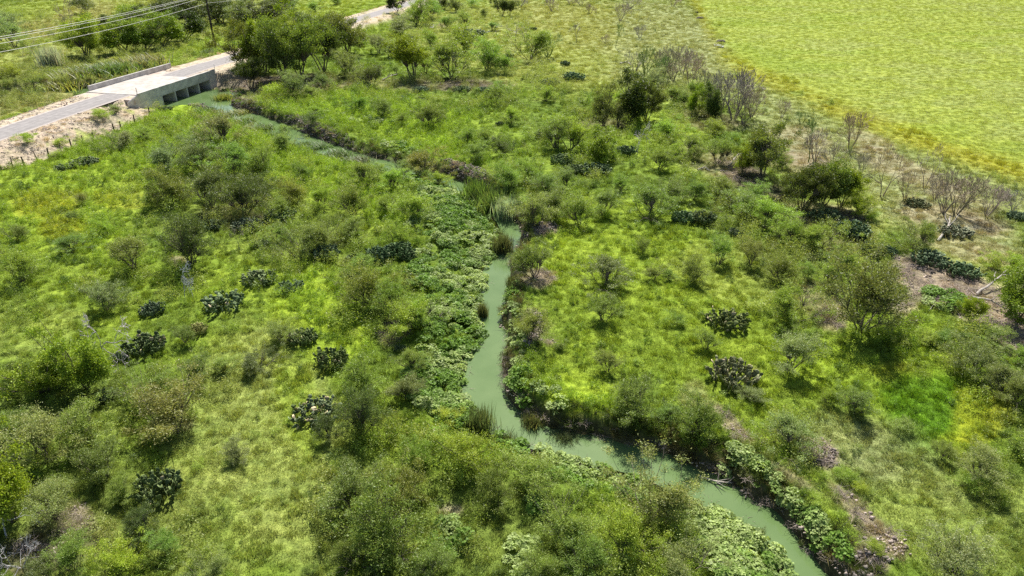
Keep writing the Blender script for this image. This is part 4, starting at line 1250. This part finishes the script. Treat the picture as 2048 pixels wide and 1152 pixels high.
# ------------------------------------------------------------------ ground cover: grass, weeds, vines, litter  (uncountable, instanced on points)
def cover_proto(name, builder, matname):
    V_, F_, c_ = builder; me = mesh_np(name, V_, F_, M[matname], c_); return me
def tuft(seed, n, rad, hmin, hmax, wd, lean=.5):
    rng = np.random.RandomState(seed); a = rng.uniform(0, 6.28, n); rr = np.sqrt(rng.rand(n)) * rad; b_ = np.column_stack([np.cos(a) * rr, np.sin(a) * rr, np.full(n, -.03)])
    a2 = rng.uniform(0, 6.28, n); le = rng.uniform(.1, lean, n); d_ = np.column_stack([np.cos(a2) * le, np.sin(a2) * le, np.ones(n)]); h_ = rng.uniform(hmin, hmax, n)[:, None]
    a3 = rng.uniform(0, 6.28, n); S = np.column_stack([np.cos(a3), np.sin(a3), np.zeros(n)]) * wd; P1 = b_ + d_ * h_ * .6; P2 = b_ + d_ * np.array([1.5, 1.5, .95]) * h_
    V_ = np.stack([b_ - S, b_ + S, P1 + S * .8, P2], 1).reshape(-1, 3)
    V_ = np.stack([b_ - S * .7, P1 - S, P2, P1 + S], 1).reshape(-1, 3)
    v = rng.uniform(.7, 1.3, (n, 1)); return V_, np.arange(4 * n).reshape(n, 4), np.repeat(np.concatenate([v * rng.uniform(.9, 1.25, (n, 1)), v, v * .9], 1), 4, 0)
def mound(seed, n, rad, hh, ln, wd, clumps=9, flat=.3):
    rng = np.random.RandomState(seed); cpos = []
    for i in range(clumps):
        r_ = math.sqrt(rng.rand()) * rad; a = rng.uniform(0, 6.28); cpos.append((np.array([r_ * math.cos(a), r_ * math.sin(a), hh * (1 - .7 * (r_ / rad) ** 2) * rng.uniform(.5, 1)]), None, 0))
    P, cv = cluster(rng, cpos, n / clumps, rad * .22, hh * .24); P[:, 2] = np.abs(P[:, 2])
    V_, F_, c_ = leaves(rng, P, ln, wd, flat=flat, var=.22, warm=.08); return V_, F_, c_ * np.repeat(cv, 4)[:, None]
def broad(seed, n, rad, hh, sz):
    rng = np.random.RandomState(seed); a = rng.uniform(0, 6.28, n); rr = np.sqrt(rng.rand(n)) * rad; zz = hh * (1 - .65 * (rr / rad) ** 2) * rng.uniform(.35, 1., n) ** .6
    P = np.column_stack([np.cos(a) * rr, np.sin(a) * rr, zz]); nrm = unit(np.column_stack([rng.normal(0, .42, n) + np.cos(a) * .25, rng.normal(0, .42, n) + np.sin(a) * .25, np.ones(n)]))
    h_ = unit(np.cross(nrm, rng.normal(0, 1, (n, 3)))); g_ = np.cross(nrm, h_); s_ = sz * rng.uniform(.6, 1.3, (n, 1))
    # five-point leaf folded a little along its middle
    V_ = np.stack([P - h_ * s_ * .5, P - h_ * s_ * .15 + g_ * s_ * .5 + nrm * s_ * .1, P + h_ * s_ * .6, P - h_ * s_ * .15 - g_ * s_ * .5 + nrm * s_ * .1], 1).reshape(-1, 3)
    k = np.arange(n) * 4; F_ = np.concatenate([np.stack([k, k+2, k+1], -1), np.stack([k, k+3, k+2], -1)])
    v = rng.uniform(.65, 1.2, (n, 1)); c_ = np.repeat(np.concatenate([v, v, v], 1), 4, 0); return V_, F_, c_
def twigs(seed, n, rad):
    rng = np.random.RandomState(seed); segs = []
    for i in range(n):
        a = rng.uniform(0, 6.28); r_ = math.sqrt(rng.rand()) * rad; p = np.array([r_ * math.cos(a), r_ * math.sin(a), rng.uniform(0, .25)]); d_ = unit(np.array([rng.normal(), rng.normal(), rng.normal(0, .35)])); L = rng.uniform(.15, .6)
        segs.append((p, p + d_ * L, rng.uniform(.006, .014), .004))
    V_, F_ = tubes(segs, 3); return V_, F_, np.repeat(np.repeat(rng.uniform(.6, 1.3, (n, 1)), 3, 1), 6, 0)
def stones(seed, n, rad):
    rng = np.random.RandomState(seed); V_, F_ = [], []; k = 0
    for i in range(n):
        a = rng.uniform(0, 6.28); r_ = math.sqrt(rng.rand()) * rad; p = np.array([r_ * math.cos(a), r_ * math.sin(a), .02]); s = rng.uniform(.025, .085) * np.array([1, rng.uniform(.6, 1), rng.uniform(.4, .8)])
        b_ = np.array([[-1,-1,-1],[1,-1,-1],[1,1,-1],[-1,1,-1],[-.7,-.7,1],[.8,-.6,.8],[.6,.7,1],[-.6,.8,.7]]) * (1 + rng.normal(0, .15, (8, 3)))
        V_.append(b_ * s + p); F_ += [(k+3,k+2,k+1,k),(k+4,k+5,k+6,k+7),(k,k+1,k+5,k+4),(k+1,k+2,k+6,k+5),(k+2,k+3,k+7,k+6),(k+3,k,k+4,k+7)]; k += 8
    return np.concatenate(V_), np.array(F_), np.repeat(np.repeat(rng.uniform(.7, 1.25, (n, 1)), 3, 1), 8, 0)
def scatter(name, protos, xs, yz, zs, scl, tint, idx, tilt=.12, seed=0):
    n = len(xs); rng = np.random.RandomState(seed)
    me = bpy.data.meshes.new(name); me.vertices.add(n); me.vertices.foreach_set('co', np.column_stack([xs, yz, zs]).astype(np.float32).ravel())
    def add(nm, typ, data, key): a = me.attributes.new(nm, typ, 'POINT'); a.data.foreach_set(key, data.ravel())
    add('rot', 'FLOAT_VECTOR', np.column_stack([rng.normal(0, tilt, n), rng.normal(0, tilt, n), rng.uniform(0, 6.28, n)]).astype(np.float32), 'vector')
    add('scl', 'FLOAT_VECTOR', np.column_stack([scl, scl, scl * rng.uniform(.75, 1.25, n)]).astype(np.float32), 'vector'); add('idx', 'INT', idx.astype(np.int32), 'value')
    add('tint', 'FLOAT_COLOR', np.column_stack([tint, np.ones(n)]).astype(np.float32), 'color')
    cl = bpy.data.collections.new(name + '_sources')
    for i, p in enumerate(protos): cl.objects.link(bpy.data.objects.new(f'{name}_source_{i:02d}', p))
    g = bpy.data.node_groups.new(name, 'GeometryNodeTree'); g.interface.new_socket('Geometry', in_out='INPUT', socket_type='NodeSocketGeometry'); g.interface.new_socket('Geometry', in_out='OUTPUT', socket_type='NodeSocketGeometry')
    i_ = g.nodes.new('NodeGroupInput'); o_ = g.nodes.new('NodeGroupOutput'); ip = g.nodes.new('GeometryNodeInstanceOnPoints'); ci = g.nodes.new('GeometryNodeCollectionInfo')
    ci.inputs['Collection'].default_value = cl; ci.inputs['Separate Children'].default_value = True; ci.inputs['Reset Children'].default_value = True
    def na(nm, ty): q = g.nodes.new('GeometryNodeInputNamedAttribute'); q.data_type = ty; q.inputs['Name'].default_value = nm; return q.outputs[0]
    g.links.new(i_.outputs[0], ip.inputs['Points']); g.links.new(ci.outputs[0], ip.inputs['Instance']); ip.inputs['Pick Instance'].default_value = True
    g.links.new(na('idx', 'INT'), ip.inputs['Instance Index']); g.links.new(na('rot', 'FLOAT_VECTOR'), ip.inputs['Rotation']); g.links.new(na('scl', 'FLOAT_VECTOR'), ip.inputs['Scale'])
    g.links.new(ip.outputs[0], o_.inputs[0])
    o = obj(name, me); md = o.modifiers.new('scatter', 'NODES'); md.node_group = g; tag(o, kind='stuff'); return o
def candidates(seed, y0, y1, step):
    """jittered points over the part of the plain in view, spacing growing with distance"""
    rng = np.random.RandomState(seed); X, Y = [], []; y = y0
    while y < y1:
        s = step(y); hw = y * .92 + 26; n = int(2 * hw / s)
        X.append(-hw + (np.arange(n) + rng.rand(n)) * s); Y.append(y + (rng.rand(n) - .5) * s * 1.2); y += s
    return np.concatenate(X), np.concatenate(Y), rng
def setup(x, y):
    col, weed, grass, vine, dr, e_, PX, PY = cover_field(x, y)
    vis = (PX > -120) & (PX < 2170) & (PY > -40) & (PY < 1330)
    ok = vis & (dr > 3.3) & (e_ > -.15)
    inb = (np.abs((np.column_stack([x, y]) - BC) @ AX) < HL + .6) & (np.abs((np.column_stack([x, y]) - BC) @ NX) < HB + 1)
    q_ = np.column_stack([x, y]) - BC; nn_ = q_ @ NX; aa_ = q_ @ AX; front = (nn_ > HB) & (nn_ < HB + 13) & (np.abs(aa_) < HL + 3)
    weed = np.where(front, weed * .12, weed)
    return col, weed, grass, vine, dr, e_, ok & ~inb, PX, PY
# grass
gp = [cover_proto('grass_tuft', tuft(800 + i, 170, .42, .05, .14, .011, 1.0), 'cover') for i in range(3)] + [cover_proto('grass_tuft', tuft(810 + i, 110, .30, .15, .34, .012, .6), 'cover') for i in range(2)]
x, y, rng = candidates(1, 19, 340, lambda y: .38 + .0052 * max(0, y - 20))
col, weed, grass, vine, dr, e_, ok, PX, PY = setup(x, y)
isf = (weed < .02) & (grass > .8)
keep = ok & (rng.rand(len(x)) < grass * (1 - .8 * vine) * np.where(isf, 1.2, 1)); x, y, col, e_, weed = x[keep], y[keep], col[keep], e_[keep], weed[keep]
n = len(x); nn = fbm(x / 1.3, y / 1.3, 90, 3)
fld = (weed < .02)[:, None] & (col[:, :1] > .22)
tint = col * np.where(fld, (.93 + .12 * nn)[:, None], (.80 + .35 * nn)[:, None]) * rng.uniform(.85, 1.15, (n, 1)); s = (1 + .006 * np.maximum(0, y - 20)) * rng.uniform(.7, 1.3, n)
gi = np.where(~fld[:, 0] & (rng.rand(n) < .12 + .3 * sm(.55, .7, fbm(x / 4, y / 4, 93, 3))), rng.randint(3, 5, n), rng.randint(0, 3, n))
s = np.where(fld[:, 0], s * .8, s)
scatter('grass', gp, x, y, ground_h(x, y) - .02, s, tint, gi, .1, 1)
NG = n
# leafy weeds in low mounds
wp_ = [cover_proto('weed_mound', mound(820 + i, 360, .30, .42, .075, .034, 7), 'cover') for i in range(4)] + [cover_proto('weed_mound', mound(830 + i, 460, .34, .66, .085, .024, 9, .1), 'cover') for i in range(3)]
x, y, rng = candidates(2, 19, 240, lambda y: .46 + .0042 * max(0, y - 20))
col, weed, grass, vine, dr, e_, ok, PX, PY = setup(x, y)
clump = sm(.47, .53, fbm(x / 1.3, y / 1.3, 95, 3)); clump2 = sm(.46, .6, fbm(x / 6, y / 6, 97, 3))
pr_ = np.clip(weed * 1.35 - .15, 0, 1) * (.12 + .88 * np.maximum(clump, weed > .75)) * (.5 + .5 * np.maximum(clump2, weed > .7)) * (1 - .45 * vine)
keep = ok & (rng.rand(len(x)) < pr_); x, y, col, weed, dr = x[keep], y[keep], col[keep], weed[keep], dr[keep]; n = len(x)
hue = fbm(x / 2.6, y / 2.6, 99, 3)[:, None]; gcol = np.array([[.18, .25, .035]])
tint = (col * .72 + gcol * .28) * (.92 + .55 * hue) * rng.uniform(.8, 1.2, (n, 1)) * np.where(rng.rand(n, 1) < .13, np.array([[.42, .5, .5]]), 1.); s = (.75 + .0055 * np.maximum(0, y - 20)) * rng.uniform(.55, 1.5, n) * (.8 + .4 * weed)
wi = np.where(rng.rand(n) < .35, rng.randint(4, 7, n), rng.randint(0, 4, n))
scatter('weeds', wp_, x, y, ground_h(x, y) - .04, s, tint, wi, .15, 2)
NW = n
# waist-high olive scrub between the trees
sc_ = [cover_proto('scrub', mound(895 + i, 620, .62, .95, .11, .036, 16, .1), 'cover') for i in range(4)]
x, y, rng = candidates(7, 19, 260, lambda y: .95 + .008 * max(0, y - 20))
col, weed, grass, vine, dr, e_, ok, PX, PY = setup(x, y)
sfield = np.zeros(len(x))
for s_q in SCRUB: sfield = np.maximum(sfield, gauss(PX, PY, *s_q[:5], (fbm(x / 3, y / 3, 140, 3) - .5) * .8) * s_q[5])
keep = ok & (e_ > .6) & (rng.rand(len(x)) < .72 * sfield * (1 - .8 * vine) * sm(.38, .55, fbm(x / 3.5, y / 3.5, 141, 3) + .04)); x, y, col = x[keep], y[keep], col[keep]; n = len(x)
mixc = rng.rand(n, 1); tint = (np.array([[.20, .27, .045]]) * mixc + np.array([[.25, .26, .075]]) * (1 - mixc)) * .7 + col * .3
scatter('scrub', sc_, x, y, ground_h(x, y) - .05, rng.uniform(.6, 1.6, n) * (1 + .003 * y), tint * rng.uniform(.95, 1.4, (n, 1)), rng.randint(0, 4, n), .15, 8)
# broad-leaved vines smothering the banks
vp = [cover_proto('vine_leaves', broad(840 + i, 105, .42, .36, .12), 'vine') for i in range(4)]
x, y, rng = candidates(3, 18, 150, lambda y: .34 + .002 * max(0, y - 20))
col, weed, grass, vine, dr, e_, ok, PX, PY = setup(x, y)
keep = ok & (e_ > .25) & (rng.rand(len(x)) < vine * (.2 + .9 * sm(.38, .5, fbm(x / 1.4, y / 1.4, 103, 3))) * (.6 + .4 * sm(.40, .50, fbm(x / 4.5, y / 4.5, 131, 3)))); x, y, e_ = x[keep], y[keep], e_[keep]; n = len(x)
hm = fbm(x / 2.4, y / 2.4, 107, 3)
pale = sm(.42, .58, fbm(x / 3.2, y / 3.2, 105, 3) + rng.normal(0, .04, n))[:, None]
tint = (np.array([[.17, .29, .045]]) * (1 - pale) + np.array([[.38, .47, .17]]) * pale) * rng.uniform(.8, 1.15, (n, 1))
scatter('creek_vines', vp, x, y, np.maximum(ground_h(x, y), WZ - .05) + .02 + .42 * sm(.3, .7, hm) * sm(.4, 1.8, e_), rng.uniform(.6, 1.5, n), tint, rng.randint(0, 4, n), .25, 3)
NV = n
# dark undergrowth hanging on the banks
x, y, rng = candidates(4, 18, 190, lambda y: .36 + .0025 * max(0, y - 20))
col, weed, grass, vine, dr, e_, ok, PX, PY = setup(x, y)
gs_ = pdist(x, y, CRP)[2] > 0
keep = ok & (e_ < 1.6) & (e_ > .12) & (rng.rand(len(x)) < np.where(gs_ & (y > 70), .15, .8) * (1 - .6 * vine)); x, y, e_ = x[keep], y[keep], e_[keep]; n = len(x); gsd = pdist(x, y, CRP)[2] > 0
br_ = (fbm(x / 2.2, y / 2.2, 109, 3) > .54)[:, None]
tint = np.where(br_, np.array([[.13, .125, .055]]), np.array([[.085, .12, .03]])) * rng.uniform(.6, 1.4, (n, 1))
far_ = (y > 74)[:, None]; tint = np.where(far_ & (rng.rand(n, 1) < .75), np.array([[.16, .24, .05]]) * rng.uniform(.7, 1.3, (n, 1)), tint)
hang = [cover_proto('bank_plants', mound(850 + i, 260, .3, .4, .1, .035, 7, 0), 'cover') for i in range(2)] + [cover_proto('bank_plants', tuft(860 + i, 90, .2, .3, .8, .012, 1.1), 'cover') for i in range(2)]
scatter('bank_undergrowth', hang, x, y, ground_h(x, y) - .03, rng.uniform(.5, 1.1, n) * (1 + .002 * y) * np.where(gsd, .5, 1), tint, rng.randint(0, 4, n), .3, 4)
# twig litter and stones on bare soil
x, y, rng = candidates(5, 18, 150, lambda y: .5 + .004 * max(0, y - 20))
col, weed, grass, vine, dr, e_, ok, PX, PY = setup(x, y)
bare = (col[:, 0] > col[:, 1] * 1.05) & (grass < .62)
keep = ok & bare & (rng.rand(len(x)) < .8); x, y, dr = x[keep], y[keep], dr[keep]; n = len(x)
tint = np.array([[.36, .295, .25]]) * rng.uniform(.7, 1.3, (n, 1))
lp = [cover_proto('litter', twigs(870 + i, 46, .45), 'twig_i') for i in range(3)] + [cover_proto('litter', stones(880 + i, 16, .45), 'twig_i') for i in range(2)]
li_ = np.where((dr < 19) | (rng.rand(n) < .3), rng.randint(3, 5, n), rng.randint(0, 3, n))
scatter('litter', lp, x, y, ground_h(x, y), rng.uniform(.6, 1.3, n), tint, li_, .1, 5)
# clods and stones of the crumbling banks
BKS = [(640, 262, 78, 12, 22), (555, 248, 42, 9, 20), (940, 348, 55, 12, 22), (490, 206, 40, 8, 15), (1085, 468, 36, 10, -15), (1065, 665, 18, 40, 0), (1640, 905, 40, 24, 30), (400, 212, 30, 7, 10), (1740, 1120, 26, 40, 30)]
x, y, rng = candidates(6, 18, 190, lambda y: .3)
PX, PY = proj(x, y, 0); m_ = np.zeros(len(x))
for b_ in BKS: m_ = np.maximum(m_, gauss(PX, PY, *b_, 0))
keep = rng.rand(len(x)) < m_ * .7; x, y = x[keep], y[keep]; n = len(x)
sp = [cover_proto('clods', stones(890 + i, 9, .3), 'twig_i') for i in range(3)]
scatter('rubble', sp, x, y, ground_h(x, y) + .03, rng.uniform(.6, 1.6, n), np.array([[.27, .23, .20]]) * rng.uniform(.55, 1.3, (n, 1)), rng.randint(0, 3, n), .4, 6)
print('COVER', NG, NW, NV, n, 'plants', len(inst))

# ------------------------------------------------------------------ fallen logs, puddle, burrow
M['log'] = mat('bleached_wood', (.5, .45, .4), .85, .2, lambda t, b: noise_mix(t, b, (.30, .26, .22), (.46, .42, .37), 5, bump=.4))
def log(pts, r, lab, sub=3, seed=0):
    rr = random.Random(seed); P = [Vector((*at(a, b)[:2], at(a, b)[2] + h_)) for a, b, h_ in pts]
    root = obj('fallen_log', None); root.location = P[0]; tag(root, lab, 'log', 'fallen branches and logs')
    mb = MB(); Q = [p - P[0] for p in P]
    fine = []
    for i in range(len(Q) - 1):
        for k in range(4): fine.append(Q[i].lerp(Q[i+1], k / 4) + Vector((rr.uniform(-1, 1), rr.uniform(-1, 1), rr.uniform(-.5, .5))) * r * .6)
    fine.append(Q[-1]); mb.tube(fine, [r * (1 - .65 * i / len(fine)) for i in range(len(fine))], 7); mb.build('stem', M['log'], root)
    for k in range(sub):
        i = rr.randint(len(fine) // 3, len(fine) - 2); d_ = (fine[-1] - fine[0]).normalized(); L = (fine[-1] - fine[0]).length * rr.uniform(.2, .4)
        e_ = fine[i] + (d_ + Vector((rr.uniform(-1, 1), rr.uniform(-1, 1), rr.uniform(.1, .7)))).normalized() * L
        mb = MB(); mb.tube([fine[i], fine[i].lerp(e_, .5) + Vector((rr.uniform(-1, 1), rr.uniform(-1, 1), 0)) * r, e_], [r * .5, r * .35, r * .15], 5); mb.build('branch', M['log'], root)
log([(1876, 484, .1), (1892, 462, .5), (1896, 448, .9)], .13, 'bleached white log leaning on the half-dead cactus at the right', 2, 1)
log([(1952, 592, .2), (1985, 576, .8), (2008, 560, 1.1)], .12, 'long grey fallen limb reaching into the right edge tree', 2, 2)
log([(1944, 600, .3), (1975, 612, .6), (2014, 626, .3)], .11, 'lower grey limb lying below the right edge tree', 3, 3)
log([(1942, 616, .2), (1955, 630, .2), (1968, 645, .1)], .07, 'thin pale stick on the brown brush below the yellow tree', 2, 4)
log([(1870, 610, .1), (1862, 616, .1), (1858, 624, 0)], .05, 'short pale stick left of the vine-covered brush', 1, 5)
log([(765, 162, .2), (778, 158, .5), (795, 154, .6)], .16, 'pale fallen branch between the far cactus rows', 2, 6)
log([(1395, 342, .2), (1408, 338, .3), (1420, 343, .1)], .12, 'white fallen branch in the green thicket, right middle', 2, 7)
log([(1458, 334, .2), (1468, 326, .7), (1476, 320, .9)], .12, 'white broken limb under the yellow-leaved broadleaf trees', 2, 8)
log([(1240, 128, .2), (1255, 125, .3), (1262, 131, .1)], .16, 'white dead wood lying on the far meadow', 3, 9)
log([(1400, 924, .3), (1430, 938, .5), (1468, 944, .3)], .06, 'tangle of dark dead branches over the lower creek bank', 8, 10)
log([(1410, 935, .2), (1436, 944, .3), (1462, 952, .2)], .05, 'lower dead branch trailing toward the lower creek water', 6, 11)
log([(1055, 812, .3), (1070, 830, .3), (1085, 845, 0)], .04, 'thin straw stalks drooping into the creek below the bend', 7, 12)
log([(278, 632, .1), (288, 626, .3), (296, 624, .3)], .07, 'white stick beside the small cactus in the left meadow', 1, 13)
M['puddle'] = mat('puddle_water', (.30, .29, .25), .16, .9)
for (cx, cy, rx, ry, lab) in ((1437, 92, 9, 4.5, 'small bright puddle in the yellow-green field'), (867, 53, 8, 5, 'small white puddle beyond the far mesquites')):
    x, y, z = at(cx, cy); D = y * CP + CAMH * SP; a = rx * D / FPX; b_ = ry * D * D / FPX / CAMH * .9
    n = 26; rr = random.Random(3); mb = MB(); ring = [(a * math.cos(2 * math.pi * i / n) * rr.uniform(.7, 1.1), b_ * math.sin(2 * math.pi * i / n) * rr.uniform(.7, 1.1), 0) for i in range(n)]
    mb.add(ring, [tuple(range(n))]); o = mb.build('puddle', M['puddle']); o.location = (x, y, float(ground_h(np.array([x]), np.array([y]))[0]) + .16); tag(o, lab, 'puddle', 'puddles')
M['mud'] = mat('dark_mud', (.07, .06, .045), .9, .2, lambda t, b: noise_mix(t, b, (.03, .026, .02), (.14, .12, .08), 2, bump=1.))
for (cx, cy, rx, lab) in ((1441, 84, 10, 'dark earth lip behind the bright field puddle'), (1400, 37, 8, 'small dark earth hole near the top of the field'), (1393, 26, 4, 'tiny dark earth hole farthest up the field')):
    x, y, z = at(cx, cy); D = y * CP + CAMH * SP; a = rx * D / FPX; rr = random.Random(int(cx)); mb = MB(); n = 14
    V_ = []; 
    for j, (q, h_) in enumerate(((1, -.1), (.75, .35), (.35, .22), (0.02, -.05))):
        for i in range(n): V_.append((a * q * math.cos(2 * math.pi * i / n) * rr.uniform(.8, 1.15), a * 1.1 * q * math.sin(2 * math.pi * i / n) * rr.uniform(.8, 1.15), h_ * rr.uniform(.7, 1.2) + .12))
    mb.add(V_, [(j*n+i, j*n+(i+1) % n, (j+1)*n+(i+1) % n, (j+1)*n+i) for j in range(3) for i in range(n)]); o = mb.build('earth_mound', M['mud']); o.location = (x, y, z); tag(o, lab, 'earth mound', 'earth mounds in the field')
